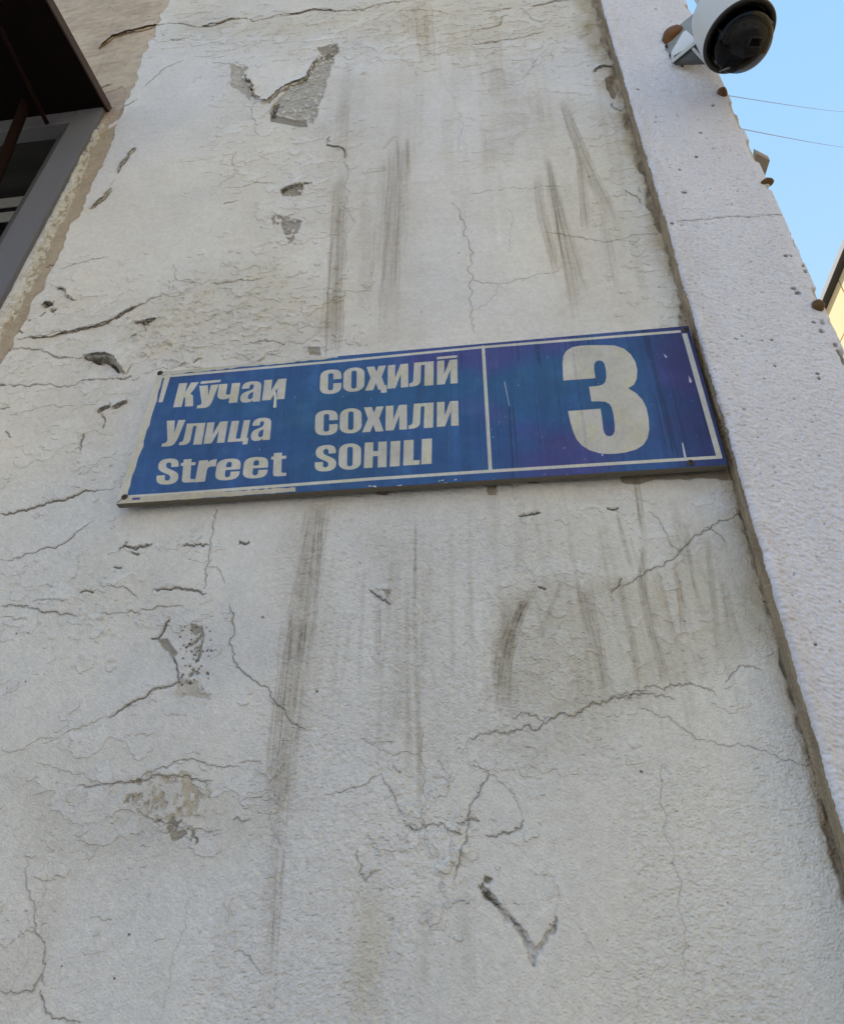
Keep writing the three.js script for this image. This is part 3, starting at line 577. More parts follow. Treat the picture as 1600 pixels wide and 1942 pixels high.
// scales of plaster that curl away: the free edge runs along a crack, the root lies inward of it (pixels of the photograph)
function flake(s, inx, iny, lift, depth = 34, base = 0.002) {
  const pts = rough(line(s), 0.5, 3), n = pts.length, m = 8, o = at(...nums(s).slice(0, 2)), q = at(nums(s)[0] + inx, nums(s)[1] + iny), dir = [q.x - o.x, q.y - o.y], l = Math.hypot(...dir), id = rnd() * 60;
  const grid = (dz) => { const g = []; for (let i = 0; i < n; i++) for (let k = 0; k <= m; k++) { const t = i / (n - 1), v = k / m, e = Math.pow(Math.sin(Math.PI * clamp(t, 0.02, 0.98)), 0.6) * (0.6 + 0.7 * vn(t * 5, id)), d = ((1 - v) * depth) / 1000; g.push([pts[i][0] + (dir[0] / l) * d, pts[i][1] + (dir[1] / l) * d, base - 0.0035 * (1 - v) + (lift * 0.5 / 1000) * e * Math.pow(v, 1.7) + dz]); } return g; };
  const a = grid(0.0012), b = grid(0), P = [], U = [], quad = (p, q, r, t) => { for (const w of [p, q, r, p, r, t]) { P.push(...w); U.push((w[0] - upper.x0) / (upper.x1 - upper.x0), (w[1] - upper.y0) / (upper.y1 - upper.y0)); } }, K = m + 1;
  for (let i = 0; i < n - 1; i++) { for (let k = 0; k < m; k++) { const w = [i * K + k, i * K + k + 1, (i + 1) * K + k + 1, (i + 1) * K + k]; quad(...w.map((j) => a[j])); quad(...w.reverse().map((j) => b[j])); } quad(a[i * K + m], b[i * K + m], b[(i + 1) * K + m], a[(i + 1) * K + m]); }
  const g = new THREE.BufferGeometry(); g.setAttribute('position', new THREE.Float32BufferAttribute(P, 3)); g.setAttribute('uv', new THREE.Float32BufferAttribute(U, 2)); const w = mergeVertices(g, 1e-6); w.computeVertexNormals();
  mesh('plaster_flake', w, skin[1], house);
}
flake('160 677 184 678 204 679 216 682 226 690 236 704 242 712', 14, -30, 20, 44, 0.004);
flake('60 641 120 633 160 625 190 618 222 605 240 593 268 578', -6, -30, 7, 40);
flake('462 140 470 154 478 170 486 186 496 195 510 196 524 180 548 164 576 152 588 134 600 112', 10, -34, 13, 40, 0.003);
flake('172 398 186 386 200 376 212 358', -14, -22, 8);
flake('224 326 232 312 244 294 260 281', -14, -18, 7);
flake('188 93 200 82 214 71 240 62 262 57 300 47', 0, -34, 9, 46);
flake('384 51 410 47 440 38 470 35', 0, -34, 10, 46);
flake('520 34 566 27 600 20 660 22', 0, -34, 7, 46);
flake('534 364 548 358 566 354 594 348', 4, -30, 8);
flake('256 611 272 614 286 610 298 605', 4, -24, 10, 24);
flake('186 783 196 776 210 770', -6, -22, 6, 24); flake('214 775 226 768 242 761', -6, -22, 6, 24);
flake('1124 137 1134 130 1146 127 1160 128', 0, -22, 7, 26);
flake('80 583 92 576 102 577', 2, -22, 8, 24); flake('108 548 124 550 128 562 142 571', 14, -14, 6, 22);
flake('620 277 636 280 650 284 657 300', 8, -24, 5, 26);
const plain = std(0.70, 0.67, 0.6, 0.95), WINX0 = -1.9, WINX1 = -0.512, WINY0 = 1.9, WINY1 = 3.62;
mesh('masonry', merge([
  box(-6, -1.302, 4.0, 6.6, -0.3, -0.004), box(-1.302, 1.155, 4.862, 6.6, -0.3, -0.004), box(-6, WINX0, 0, 4.0, -0.3, -0.004), box(WINX0, -0.502, 0, WINY0, -0.3, -0.004), box(WINX0, -1.302, WINY1, 4.0, -0.3, -0.004),
  box(-0.502, 0.975, 0, 1.478, -0.3, -0.004), box(-0.44, 0.975, 1.478, WINY1, -0.3, -0.03), box(-1.302, 1.155, WINY1, 4.862, -0.3, -0.03),
  box(0.976, 1.155, 0, 4.862, -0.3, -0.016), box(-6, 1.155, 6.6, 6.9, -8.3, 0.05), box(-6, -5.7, 0, 6.6, -8.3, -0.3), box(-6, 1.155, 0, 6.6, -8.3, -8.0), box(0.9, 1.155, 0, 6.6, -8.0, -0.3),
]), plain, house);

// ------------------------------------------------------------------ the rough white pilaster on the corner
const PX0 = 0.957, PX1 = 1.161, PZ = 0.042, PR = 0.004;          // left face, right edge, how far it stands out
{
  const L1 = PZ - PR, L2 = L1 + (Math.PI / 2) * PR, L3 = L2 + (PX1 - PX0 - 2 * PR), L4 = L3 + (Math.PI / 2) * PR, L5 = L4 + 0.05;
  const prof = (s) => {                                          // way along the profile -> point and outward normal
    if (s < L1) return [PX0, s, -1, 0];
    if (s < L2) { const a = (s - L1) / PR; return [PX0 + PR - PR * Math.cos(a), L1 + PR * Math.sin(a), -Math.cos(a), Math.sin(a)]; }
    if (s < L3) return [PX0 + PR + s - L2, PZ, 0, 1];
    if (s < L4) { const a = (s - L3) / PR; return [PX1 - PR + PR * Math.sin(a), L1 + PR * Math.cos(a), Math.sin(a), Math.cos(a)]; }
    return [PX1, L1 - (s - L4), 1, 0];
  };
  const P = new Field(0, L5, 1.46, 4.2, 384, 2048), sx = (x) => L2 + x - PX0 - PR;
  P.each((o, s, y) => {
    const wx = s + 0.006 * (fbm(s * 40, y * 40, 2) - 0.5), front = ss(L1 - 0.002, L2 + 0.001, s);
    const st = 0.8 * (0.72 - Math.abs(2 * fbm(wx * 110, y * 190 + wx * 30, 2) - 1)) + 0.4 * (fbm(wx * 230, y * 300, 2) - 0.5), f2 = fbm(s * 330, y * 380, 2) - 0.5, big = fbm(s * 22, y * 18, 3) - 0.5, warmY = 0.006 * (fbm(y * 6, 7.7, 3) - 0.5) + 0.0025 * (fbm(y * 60, 2.2, 2) - 0.5);
    P.H[o] = st * lerp(0.0018, 0.0032, front) + f2 * 0.0022 + big * 0.0015;
    const corner = ss(0.016, 0, Math.abs(s - (L1 + L2) / 2)); P.H[o] += corner * warmY; if (s > L3 - 0.012) P.H[o] *= 0.45;
    const k = 1 + 0.1 * (fbm(s * 25, y * 9, 4) - 0.5) + 0.12 * f2, kk = k + 0.12 * (vn(s * 500, y * 420) - 0.5), white = [0.735 * kk, 0.745 * kk, 0.82 * kk], m = fbm(s * 120, y * 26, 4), brown = [0.33, 0.265, 0.185].map((c) => c * (0.62 + 0.75 * m));
    const lap = L1 - 0.004 + 0.012 * (fbm(y * 45, 9.1, 3) - 0.5) + 0.006 * (fbm(y * 210, 4.4, 2) - 0.5), w = ss(lap - 0.0015, lap + 0.0015, s);
    for (let c = 0; c < 3; c++) P.C[c][o] = lerp(brown[c], white[c], w);
    P.H[o] += (1 - w) * ((m - 0.5) * 0.004 - 0.001);
    const dirty = ss(0.055, 0.0, s - L1) * w * ss(0.42, 0.62, fbm(s * 70, y * 24 + 5, 3)); P.stain(o, [0.88, 0.83, 0.76], dirty * 0.5);
    const chip = ss(0.56, 0.68, fbm(s * 30 + 4, y * 26 + 11, 3)) * ss(0.012, 0.002, Math.abs(s - (L3 + L4) / 2)); P.H[o] -= chip * 0.005; P.tint(o, [0.36, 0.34, 0.3], chip * 0.75);
  });
  const P2 = (px, py) => { const p = at(px, py, PZ); return [sx(p.x), p.y]; };
  const spot = (px, py, r, depth, dark) => P.near([P2(px - 1, py), P2(px + 1, py + 0.5)], r * 1.5e-3, (o, d, q, t, x, y) => { const a = ss(1.15, 0.75, d / (r / 1000) * (0.8 + 0.5 * vn(x * 400, y * 400))); P.H[o] -= (depth / 1000) * a; P.tint(o, [0.13, 0.125, 0.12], a * dark); });
  for (const [x, y, r] of [[1296, 365, 6], [1320, 297, 3.4], [1353, 282, 2.6], [1327, 252, 3], [1339, 263, 2.2], [1288, 322, 2.4], [1284, 220, 2.4], [1242, 232, 2.4], [1209, 170, 2.6], [1243, 18, 2.6], [1351, 200, 2.6], [1462, 645, 2.6], [1468, 694, 2.8], [1548, 710, 3.4], [1552, 718, 2.4], [1504, 548, 5], [1512, 556, 6], [1489, 485, 4], [1499, 485, 3], [1542, 611, 3], [1274, 424, 4], [1410, 776, 2.6], [1545, 1222, 3.4], [1552, 864, 2.2]]) spot(x, y, r * lerp(0.9, 0.5, y / 1000), 4, 0.8);
  for (let k = 0; k < 110; k++) { const y = rr(0, 1300); spot(1150 + y * 0.31 + rr(0, 150), y, rr(0.5, 1.0) * lerp(1.5, 0.8, y / 1300), 2, rr(0.3, 0.8)); }
  P.near(rough([P2(1284, 421), P2(1330, 416), P2(1380, 412), P2(1440, 411), P2(1486, 408)], 0.25, 3), 0.005, (o, d, q, t) => { const a = ss(0.0022, 0.0006, d) * (0.4 + 0.6 * vn(t * 30, 3)); P.H[o] -= 0.004 * a; P.tint(o, [0.2, 0.19, 0.18], a * 0.6); });
  for (const s of [[1500, 430, 1530, 520], [1520, 480, 1560, 560], [1556, 590, 1600, 690]]) P.near(rough([P2(s[0], s[1]), P2(s[2], s[3])], 0.4, 3), 0.006, (o, d, q, t) => { const a = ss(0.004, 0.001, d) * ss(0.4, 0.7, vn(t * 18, s[0])); P.H[o] -= 0.006 * a; P.tint(o, [0.3, 0.28, 0.26], a * 0.7); });
  const pil = thing('corner_pilaster', 'rough bluish white stucco pilaster on the right corner with a brown crumbling left side', 'pilaster');
  mesh('stucco_surface', ...P.surface(190, 1560, (s, y, h) => { const [x, z, nx, nz] = prof(s); return [x + nx * h, y, z + nz * h]; }, 0.95), pil);
  const pm = std(0.74, 0.74, 0.77, 0.95);
  mesh('stucco_core', merge([box(PX0 + 0.014, PX1 - 0.012, 1.459, 4.201, -0.012, PZ - 0.014), box(PX0, PX1, 0, 1.458, -0.012, PZ), box(PX0, PX1, 4.202, 6.598, -0.012, PZ), box(1.156, PX1, 0, 6.598, -8.28, -0.014)]), pm, pil);
}

// ------------------------------------------------------------------ the blue street sign
const SY = 2.24578274, SW = 0.95, SH = 0.30034, SZ = 0.022;
{
  const W = 2048, H = 648, cv = document.createElement('canvas'); cv.width = W; cv.height = H;
  const c = cv.getContext('2d'), K = W / SW;
  const uv = (px, py) => { const p = at(px, py, SZ); return [p.x * K, (SY + SH - p.y) * K]; };
  const img = c.createImageData(W, H);
  for (let j = 0; j < H; j++) for (let i = 0; i < W; i++) {     // faded blue print: blotches of purple and teal, fine vertical runs
    const u = i / W, v = j / H, n = fbm(u * 6, v * 3, 4), pur = ss(0.49, 0.76, fbm(u * 4.2 + 1.7, v * 2.2 + 3.1, 3) + 0.22 * Math.exp(-(((u - 0.58) / 0.16) ** 2 + ((v - 0.3) / 0.42) ** 2)) + 0.14 * ss(0.88, 1, u) - 0.08 * ss(0.4, 0.9, v)), teal = ss(0.45, 0.7, fbm(u * 5 + 9, v * 2.5 + 7, 3)) * 0.8;
    const run = 1 + 0.10 * (fbm(u * 420, v * 2.2 + 4, 3) - 0.5) + 0.14 * (fbm(u * 60, v * 1.2, 2) - 0.5), dark = ss(0.88, 0.99, u) * (0.55 + 0.4 * n), vein = ss(0.80, 0.86, vn(u * 260, v * 1.5 + 12)) * ss(0.5, 0.62, u) * 0.35;
    let r = lerp(lerp(48, 68, pur), 42, teal * (1 - pur) * 0.35), g = lerp(lerp(88, 74, pur), 96, teal * (1 - pur) * 0.35), b = lerp(lerp(146, 140, pur), 138, teal * (1 - pur));
    const m = run * (1 - 0.16 * dark - vein * 0.5), o = (j * W + i) * 4; r = lerp(r, 48, dark * 0.6); g = lerp(g, 46, dark * 0.7); b = lerp(b, 112, dark * 0.6);
    const dust = 10 * ss(0.45, 0.8, fbm(u * 40, v * 10 + 3, 3)) * (1 - u * 0.6); img.data[o] = r * m + dust; img.data[o + 1] = g * m + dust; img.data[o + 2] = b * m + dust * 0.7; img.data[o + 3] = 255;
  }
  c.putImageData(img, 0, 0);
  const PALE = 'rgb(205,204,202)', INK = 'rgb(200,198,195)';
  const stroke = (pts, w, col = PALE) => { c.strokeStyle = col; c.lineWidth = w; c.lineJoin = 'miter'; c.lineCap = 'butt'; c.beginPath(); pts.forEach(([x, y], i) => (i ? c.lineTo(...uv(x, y)) : c.moveTo(...uv(x, y)))); c.stroke(); };
  const fill = (pts, col) => { c.fillStyle = col; c.beginPath(); pts.forEach(([x, y], i) => (i ? c.lineTo(...uv(x, y)) : c.moveTo(...uv(x, y)))); c.fill(); };
  const ragged = (a, b, n, amp) => Array.from({ length: n + 1 }, (_, i) => { const t = i / n; return [lerp(a[0], b[0], t) + (i % n ? rr(-amp, amp) : 0), lerp(a[1], b[1], t) + (i % n ? rr(-amp, amp) : 0)]; });
  // white lines of the print
  stroke([[916, 655], [930, 893]], 12);
  stroke([[300, 715], [640, 685], [916, 658], [1291, 628]], 13); stroke([[1298, 632], [1365, 869]], 18); stroke([[1370, 868], [930, 895], [700, 910], [330, 938], [236, 944]], 13);
  // paint that ran over the left and lower edge, the film torn back from it
  fill([...ragged([296, 702], [218, 956], 26, 1.3), ...ragged([241, 940], [262, 868], 8, 1.2), ...ragged([272, 846], [287, 790], 7, 2.4), ...ragged([294, 768], [309, 714], 6, 1.2)], 'rgb(206,203,196)');
  fill([...ragged([218, 958], [560, 934], 40, 0.8), ...ragged([560, 926], [238, 944], 40, 1.6)], 'rgb(190,184,174)');
  fill([[314, 706], [325, 707], [308, 763], [300, 763]], 'rgb(205,203,198)');
  fill([...ragged([300, 704], [640, 671], 40, 0.6), ...ragged([640, 678], [304, 712], 40, 1.3)], 'rgb(200,198,192)');
  fill([[250, 946], [266, 945], [264, 949], [250, 950]], 'rgb(70,66,140)');
  for (let k = 0; k < 9; k++) { const x = rr(640, 900), y = lerp(933, 911, (x - 560) / 340) + rr(-3, 3), l = rr(2, 9); fill([[x, y], [x + l, y - l * 0.07 - 1], [x + l, y - l * 0.07 + 1.2], [x, y + 1.6]], 'rgb(205,203,200)'); }
  // letters: each glyph is drawn in a unit square and set on its own corners
  const poly = (...p) => { c.moveTo(p[0], p[1]); for (let i = 2; i < p.length; i += 2) c.lineTo(p[i], p[i + 1]); c.closePath(); };
  const rc = (x, y, w, h) => poly(x, y, x + w, y, x + w, y + h, x, y + h);
  const oval = (x, y, w, h, rx, ry, back) => { const k = 0.45; if (!back) { c.moveTo(x + rx, y); c.lineTo(x + w - rx, y); c.bezierCurveTo(x + w - rx * k, y, x + w, y + ry * k, x + w, y + ry); c.lineTo(x + w, y + h - ry); c.bezierCurveTo(x + w, y + h - ry * k, x + w - rx * k, y + h, x + w - rx, y + h); c.lineTo(x + rx, y + h); c.bezierCurveTo(x + rx * k, y + h, x, y + h - ry * k, x, y + h - ry); c.lineTo(x, y + ry); c.bezierCurveTo(x, y + ry * k, x + rx * k, y, x + rx, y); } else { c.moveTo(x + rx, y); c.bezierCurveTo(x + rx * k, y, x, y + ry * k, x, y + ry); c.lineTo(x, y + h - ry); c.bezierCurveTo(x, y + h - ry * k, x + rx * k, y + h, x + rx, y + h); c.lineTo(x + w - rx, y + h); c.bezierCurveTo(x + w - rx * k, y + h, x + w, y + h - ry * k, x + w, y + h - ry); c.lineTo(x + w, y + ry); c.bezierCurveTo(x + w, y + ry * k, x + w - rx * k, y, x + w - rx, y); } c.closePath(); };
  const curveS = (x0, top) => { // heavy S
    c.moveTo(0.97, 0.34); c.lineTo(0.62, 0.34); c.lineTo(0.62, 0.24); c.bezierCurveTo(0.62, 0.13, 0.38, 0.12, 0.38, 0.24); c.bezierCurveTo(0.38, 0.36, 0.48, 0.38, 0.66, 0.45); c.bezierCurveTo(0.92, 0.55, 1.0, 0.60, 1.0, 0.74); c.bezierCurveTo(1.0, 0.94, 0.78, 1.0, 0.5, 1.0); c.bezierCurveTo(0.16, 1.0, 0.0, 0.92, 0.0, 0.74); c.lineTo(0.0, 0.64); c.lineTo(0.38, 0.64); c.lineTo(0.38, 0.77); c.bezierCurveTo(0.38, 0.88, 0.63, 0.88, 0.63, 0.76); c.bezierCurveTo(0.63, 0.64, 0.52, 0.63, 0.34, 0.56); c.bezierCurveTo(0.08, 0.46, 0.02, 0.40, 0.02, 0.26); c.bezierCurveTo(0.02, 0.07, 0.22, 0.0, 0.5, 0.0); c.bezierCurveTo(0.82, 0.0, 0.97, 0.08, 0.97, 0.28); c.closePath(); };
  const G = {
    'И': () => { rc(0, 0, 0.36, 1); rc(0.64, 0, 0.36, 1); poly(0.62, 0, 0.84, 0, 0.38, 1, 0.16, 1); },
    'Л': () => { rc(0.62, 0, 0.38, 1); rc(0.2, 0, 0.5, 0.13); c.moveTo(0.17, 0); c.lineTo(0.47, 0); c.lineTo(0.47, 0.72); c.bezierCurveTo(0.47, 0.97, 0.30, 1.0, 0.0, 0.99); c.lineTo(0.0, 0.85); c.bezierCurveTo(0.12, 0.86, 0.16, 0.80, 0.16, 0.66); c.closePath(); },
    'П': () => { rc(0, 0, 0.38, 1); rc(0.62, 0, 0.38, 1); rc(0.3, 0, 0.4, 0.13); },
    'С': () => { c.moveTo(1, 0.42); c.lineTo(0.62, 0.42); c.lineTo(0.62, 0.22); c.bezierCurveTo(0.62, 0.13, 0.38, 0.13, 0.38, 0.22); c.lineTo(0.38, 0.78); c.bezierCurveTo(0.38, 0.88, 0.62, 0.88, 0.62, 0.78); c.lineTo(0.62, 0.58); c.lineTo(1, 0.58); c.lineTo(1, 0.7); c.bezierCurveTo(1, 0.93, 0.8, 1, 0.5, 1); c.bezierCurveTo(0.16, 1, 0, 0.91, 0, 0.7); c.lineTo(0, 0.3); c.bezierCurveTo(0, 0.08, 0.18, 0, 0.5, 0); c.bezierCurveTo(0.84, 0, 1, 0.08, 1, 0.3); c.closePath(); },
    'О': () => { oval(0, 0, 1, 1, 0.46, 0.27); oval(0.38, 0.13, 0.25, 0.74, 0.12, 0.08, true); },
    'Х': () => poly(0.0, 0, 0.40, 0, 0.52, 0.24, 0.62, 0, 1.0, 0, 0.78, 0.48, 1.02, 1, 0.62, 1, 0.50, 0.72, 0.36, 1, -0.04, 1, 0.22, 0.48),
    'Ҳ': () => { G['Х'](); poly(0.72, 0.93, 1.04, 0.82, 1.04, 1.14, 0.76, 1.14); },
    'S': curveS, 'H': () => { rc(0, 0, 0.39, 1); rc(0.61, 0, 0.39, 1); rc(0.3, 0.36, 0.4, 0.2); }, 'I': () => rc(0, 0, 1, 1), 'L': () => poly(0, 0, 0.62, 0, 0.62, 0.82, 1, 0.82, 1, 1, 0, 1),
    'К': () => { rc(0, 0, 0.42, 1); poly(0.40, 0.44, 0.60, 0.0, 1.0, 0.0, 0.80, 0.36, 0.70, 0.47, 0.86, 0.56, 0.99, 1.0, 0.58, 1.0, 0.50, 0.66, 0.40, 0.56); },
    'ӯ': () => { c.moveTo(0.0, 0); c.lineTo(0.44, 0); c.lineTo(0.54, 0.46); c.lineTo(0.60, 0); c.lineTo(1, 0); c.lineTo(0.80, 0.66); c.bezierCurveTo(0.72, 0.92, 0.64, 1.0, 0.36, 1.0); c.lineTo(0.04, 1.0); c.lineTo(0.05, 0.86); c.bezierCurveTo(0.2, 0.87, 0.26, 0.84, 0.24, 0.74); c.closePath(); },
    'ч': () => { rc(0.60, 0, 0.4, 1); c.moveTo(0, 0); c.lineTo(0.40, 0); c.lineTo(0.40, 0.5); c.bezierCurveTo(0.41, 0.6, 0.55, 0.58, 0.66, 0.52); c.lineTo(0.66, 0.70); c.bezierCurveTo(0.46, 0.86, 0.0, 0.84, 0.0, 0.52); c.closePath(); },
    'а': () => { c.moveTo(1, 1); c.lineTo(0.62, 1); c.lineTo(0.62, 0.92); c.bezierCurveTo(0.54, 1.0, 0.44, 1.02, 0.32, 1.02); c.bezierCurveTo(0.08, 1.02, 0, 0.92, 0, 0.78); c.bezierCurveTo(0.0, 0.58, 0.14, 0.52, 0.36, 0.46); c.bezierCurveTo(0.58, 0.40, 0.61, 0.36, 0.61, 0.24); c.bezierCurveTo(0.61, 0.12, 0.40, 0.12, 0.40, 0.26); c.lineTo(0.40, 0.34); c.lineTo(0.02, 0.34); c.bezierCurveTo(0.0, 0.06, 0.22, 0, 0.52, 0); c.bezierCurveTo(0.92, 0, 1, 0.12, 1, 0.34); c.closePath(); c.moveTo(0.62, 0.52); c.bezierCurveTo(0.42, 0.58, 0.38, 0.64, 0.38, 0.76); c.bezierCurveTo(0.38, 0.90, 0.62, 0.90, 0.62, 0.76); c.closePath(); },
    'У': () => { c.moveTo(0.06, 0); c.lineTo(0.46, 0); c.lineTo(0.54, 0.5); c.lineTo(0.64, 0); c.lineTo(1, 0); c.lineTo(0.76, 0.68); c.bezierCurveTo(0.64, 0.94, 0.56, 1.0, 0.30, 1.0); c.lineTo(0.0, 1.0); c.lineTo(0.02, 0.88); c.bezierCurveTo(0.18, 0.88, 0.26, 0.84, 0.24, 0.72); c.closePath(); },
    'ц': () => { rc(0, 0, 0.38, 1); rc(0.60, 0, 0.32, 1); rc(0.2, 0.86, 0.8, 0.14); rc(0.76, 0.9, 0.24, 0.25); },
    't': () => { c.moveTo(0.22, 0); c.lineTo(0.66, 0); c.lineTo(0.66, 0.15); c.lineTo(0.9, 0.15); c.lineTo(0.88, 0.28); c.lineTo(0.66, 0.28); c.lineTo(0.66, 0.80); c.bezierCurveTo(0.66, 0.87, 0.74, 0.87, 0.92, 0.87); c.lineTo(0.92, 1.0); c.lineTo(0.48, 1.0); c.bezierCurveTo(0.24, 1.0, 0.22, 0.94, 0.22, 0.80); c.lineTo(0.22, 0.28); c.lineTo(0.08, 0.28); c.lineTo(0.10, 0.15); c.lineTo(0.22, 0.15); c.closePath(); },
    'r': () => { c.moveTo(0, 0); c.lineTo(0.52, 0); c.lineTo(0.52, 0.13); c.bezierCurveTo(0.60, 0.02, 0.76, 0.0, 1.0, 0.0); c.lineTo(1.0, 0.34); c.bezierCurveTo(0.70, 0.30, 0.55, 0.34, 0.55, 0.5); c.lineTo(0.55, 1); c.lineTo(0, 1); c.closePath(); },
    'e': () => { c.moveTo(1, 0.53); c.lineTo(0.40, 0.53); c.lineTo(0.40, 0.75); c.bezierCurveTo(0.40, 0.90, 0.62, 0.90, 0.62, 0.75); c.lineTo(0.62, 0.62); c.lineTo(1, 0.62); c.lineTo(1, 0.68); c.bezierCurveTo(1, 0.92, 0.82, 1, 0.5, 1); c.bezierCurveTo(0.14, 1, 0, 0.90, 0, 0.66); c.lineTo(0, 0.34); c.bezierCurveTo(0, 0.10, 0.18, 0, 0.5, 0); c.bezierCurveTo(0.84, 0, 1, 0.10, 1, 0.36); c.closePath(); c.moveTo(0.62, 0.40); c.lineTo(0.62, 0.26); c.bezierCurveTo(0.62, 0.12, 0.40, 0.12, 0.40, 0.26); c.lineTo(0.40, 0.40); c.closePath(); },
    '3': () => { const p = nums('688 230 692 195 705 170 735 150 780 142 830 140 900 140 945 142 990 158 1022 185 1045 222 1055 262 1052 305 1038 336 1010 353 1048 376 1080 410 1100 450 1110 500 1114 555 1105 600 1085 632 1050 655 1000 669 950 676 905 677 865 672 820 658 785 636 758 605 742 570 728 525 718 480 715 465 875 453 882 500 888 555 894 575 906 587 920 590 934 584 944 566 944 530 938 480 930 448 918 430 898 420 870 417 830 418 818 345 862 341 884 335 897 322 903 300 901 262 894 232 884 219 868 215 852 220 843 236 843 262 850 303 692 315'); for (let i = 0; i < p.length; i += 2) { const q = uv(800 + p[i] / 2.5806, 600 + p[i + 1] / 2.5806); i ? c.lineTo(...q) : c.moveTo(...q); } c.closePath(); },
  };
  const put = (ch, zx, zy, zs, tl, tr, bl) => {                  // corners in a zoomed view of the photograph: offset and scale
    const q = [tl, tr, bl].map(([x, y]) => uv(zx + x / zs, zy + y / zs));
    c.setTransform(q[1][0] - q[0][0], q[1][1] - q[0][1], q[2][0] - q[0][0], q[2][1] - q[0][1], q[0][0], q[0][1]);
    c.fillStyle = INK; c.beginPath(); G[ch](); c.fill('nonzero'); c.setTransform(1, 0, 0, 1, 0, 0);
  };
  const A = (ch, ...q) => put(ch, 300, 690, 6.154, ...q), B = (ch, ...q) => put(ch, 580, 650, 5, ...q);
  A('К', [243, 228], [475, 212], [172, 510]); A('ӯ', [478, 258], [706, 240], [438, 524]); A('ч', [712, 238], [958, 220], [670, 470]); A('а', [982, 212], [1212, 196], [950, 454]); A('И', [1240, 190], [1497, 170], [1210, 430]);
  A('У', [84, 668], [318, 655], [34, 972]); A('Л', [290, 704], [552, 690], [238, 958]); A('И', [572, 690], [812, 672], [526, 940]); A('ц', [856, 672], [1092, 656], [804, 920]); A('а', [1104, 640], [1326, 626], [1074, 904]);
  A('S', [2, 1118], [252, 1104], [-32, 1424]); A('t', [248, 1124], [462, 1112], [222, 1400]); A('r', [474, 1136], [684, 1118], [424, 1392]); A('e', [692, 1122], [972, 1104], [652, 1376]); A('e', [1006, 1100], [1290, 1086], [976, 1352]); A('t', [1300, 1050], [1518, 1036], [1286, 1328]);
  fill([[500, 205], [730, 184], [722, 212], [490, 236]].map(([x, y]) => [300 + x / 6.154, 690 + y / 6.154]), INK);
  fill([[1346, 330], [1372, 328], [1378, 400], [1378, 512], [1340, 514], [1352, 410]].map(([x, y]) => [300 + x / 6.154, 690 + y / 6.154]), 'rgb(214,212,208)');
  B('С', [138, 262], [338, 246], [130, 494]); B('О', [358, 244], [556, 226], [352, 474]); B('Ҳ', [574, 230], [760, 214], [568, 456]); B('И', [778, 214], [970, 196], [774, 438]); B('Л', [988, 192], [1212, 174], [980, 420]); B('И', [1244, 172], [1436, 156], [1242, 400]);
  fill([[1242, 134], [1434, 117], [1434, 140], [1242, 157]].map(([x, y]) => [580 + x / 5, 650 + y / 5]), INK);
  B('С', [90, 650], [302, 636], [84, 888]); B('О', [324, 630], [528, 618], [318, 868]); B('Х', [550, 616], [738, 604], [540, 854]); B('И', [758, 602], [958, 588], [754, 838]); B('Л', [984, 584], [1212, 568], [972, 824]); B('И', [1242, 566], [1444, 552], [1242, 802]);
  B('S', [92, 980], [292, 968], [80, 1232]); B('О', [314, 964], [524, 956], [306, 1214]); B('H', [558, 952], [768, 940], [548, 1196]); B('I', [804, 940], [896, 934], [794, 1182]); B('L', [928, 930], [1080, 920], [922, 1172]); B('I', [1100, 918], [1196, 912], [1094, 1160]);
  c.fillStyle = INK; c.beginPath(); G['3'](); c.fill();
  // scratches, chips and paint flecks
  for (const q of [[[956, 724], [957.4, 724], [966.4, 770], [965.4, 770]], [[1293, 840], [1296, 842], [1303, 872], [1298, 872]], [[1306, 712], [1312, 722], [1311, 727], [1307, 725]], [[1258, 670], [1266, 677], [1262, 679]], [[1141, 850], [1144, 850], [1144, 866], [1141, 866]]]) fill(q, 'rgb(190,192,214)');
  for (let k = 0; k < 130; k++) { const [x, y] = [rr(0, W), rr(0, H)]; c.fillStyle = 'rgba(190,195,215,' + rr(0.2, 0.8) + ')'; c.beginPath(); c.ellipse(x, y, rr(1, 2.4), rr(1, 3), 0, 0, 7); c.fill(); }
  for (let k = 0; k < 60; k++) { const x = rr(0, W), y = rr(0, H); c.strokeStyle = 'rgba(150,165,195,' + rr(0.08, 0.25) + ')'; c.lineWidth = rr(1, 3); c.beginPath(); c.moveTo(x, y); c.lineTo(x + rr(-8, 8), y + rr(20, 90)); c.stroke(); }
  for (let k = 0; k < 9; k++) { const x = rr(0.57, 0.80) * W; c.strokeStyle = 'rgba(20,30,90,0.35)'; c.lineWidth = rr(1, 2); c.beginPath(); c.moveTo(x, rr(0, H * 0.3)); c.lineTo(x + 3, rr(H * 0.6, H)); c.stroke(); }
  // grime on the letters
  const px = c.getImageData(0, 0, W, H);
  for (let j = 0; j < H; j++) for (let i = 0; i < W; i++) { const o = (j * W + i) * 4, n = 1 + 0.16 * (fbm(i * 0.012, j * 0.012, 4) - 0.5) + 0.08 * (fbm(i * 0.15, j * 0.08, 2) - 0.5); for (let q = 0; q < 3; q++) px.data[o + q] *= n; if (px.data[o] > 150) px.data[o + 2] *= 0.985 - 0.05 * ss(0.5, 0.7, fbm(i * 0.02 + 9, j * 0.02, 3)); }
  c.putImageData(px, 0, 0);
  const map = new THREE.CanvasTexture(cv); map.colorSpace = THREE.SRGBColorSpace; map.magFilter = map.minFilter = THREE.LinearFilter;
  const bt = new Float32Array(512 * 162); for (let j = 0; j < 162; j++) for (let i = 0; i < 512; i++) bt[j * 512 + i] = fbm(i * 0.05, j * 0.05, 4);
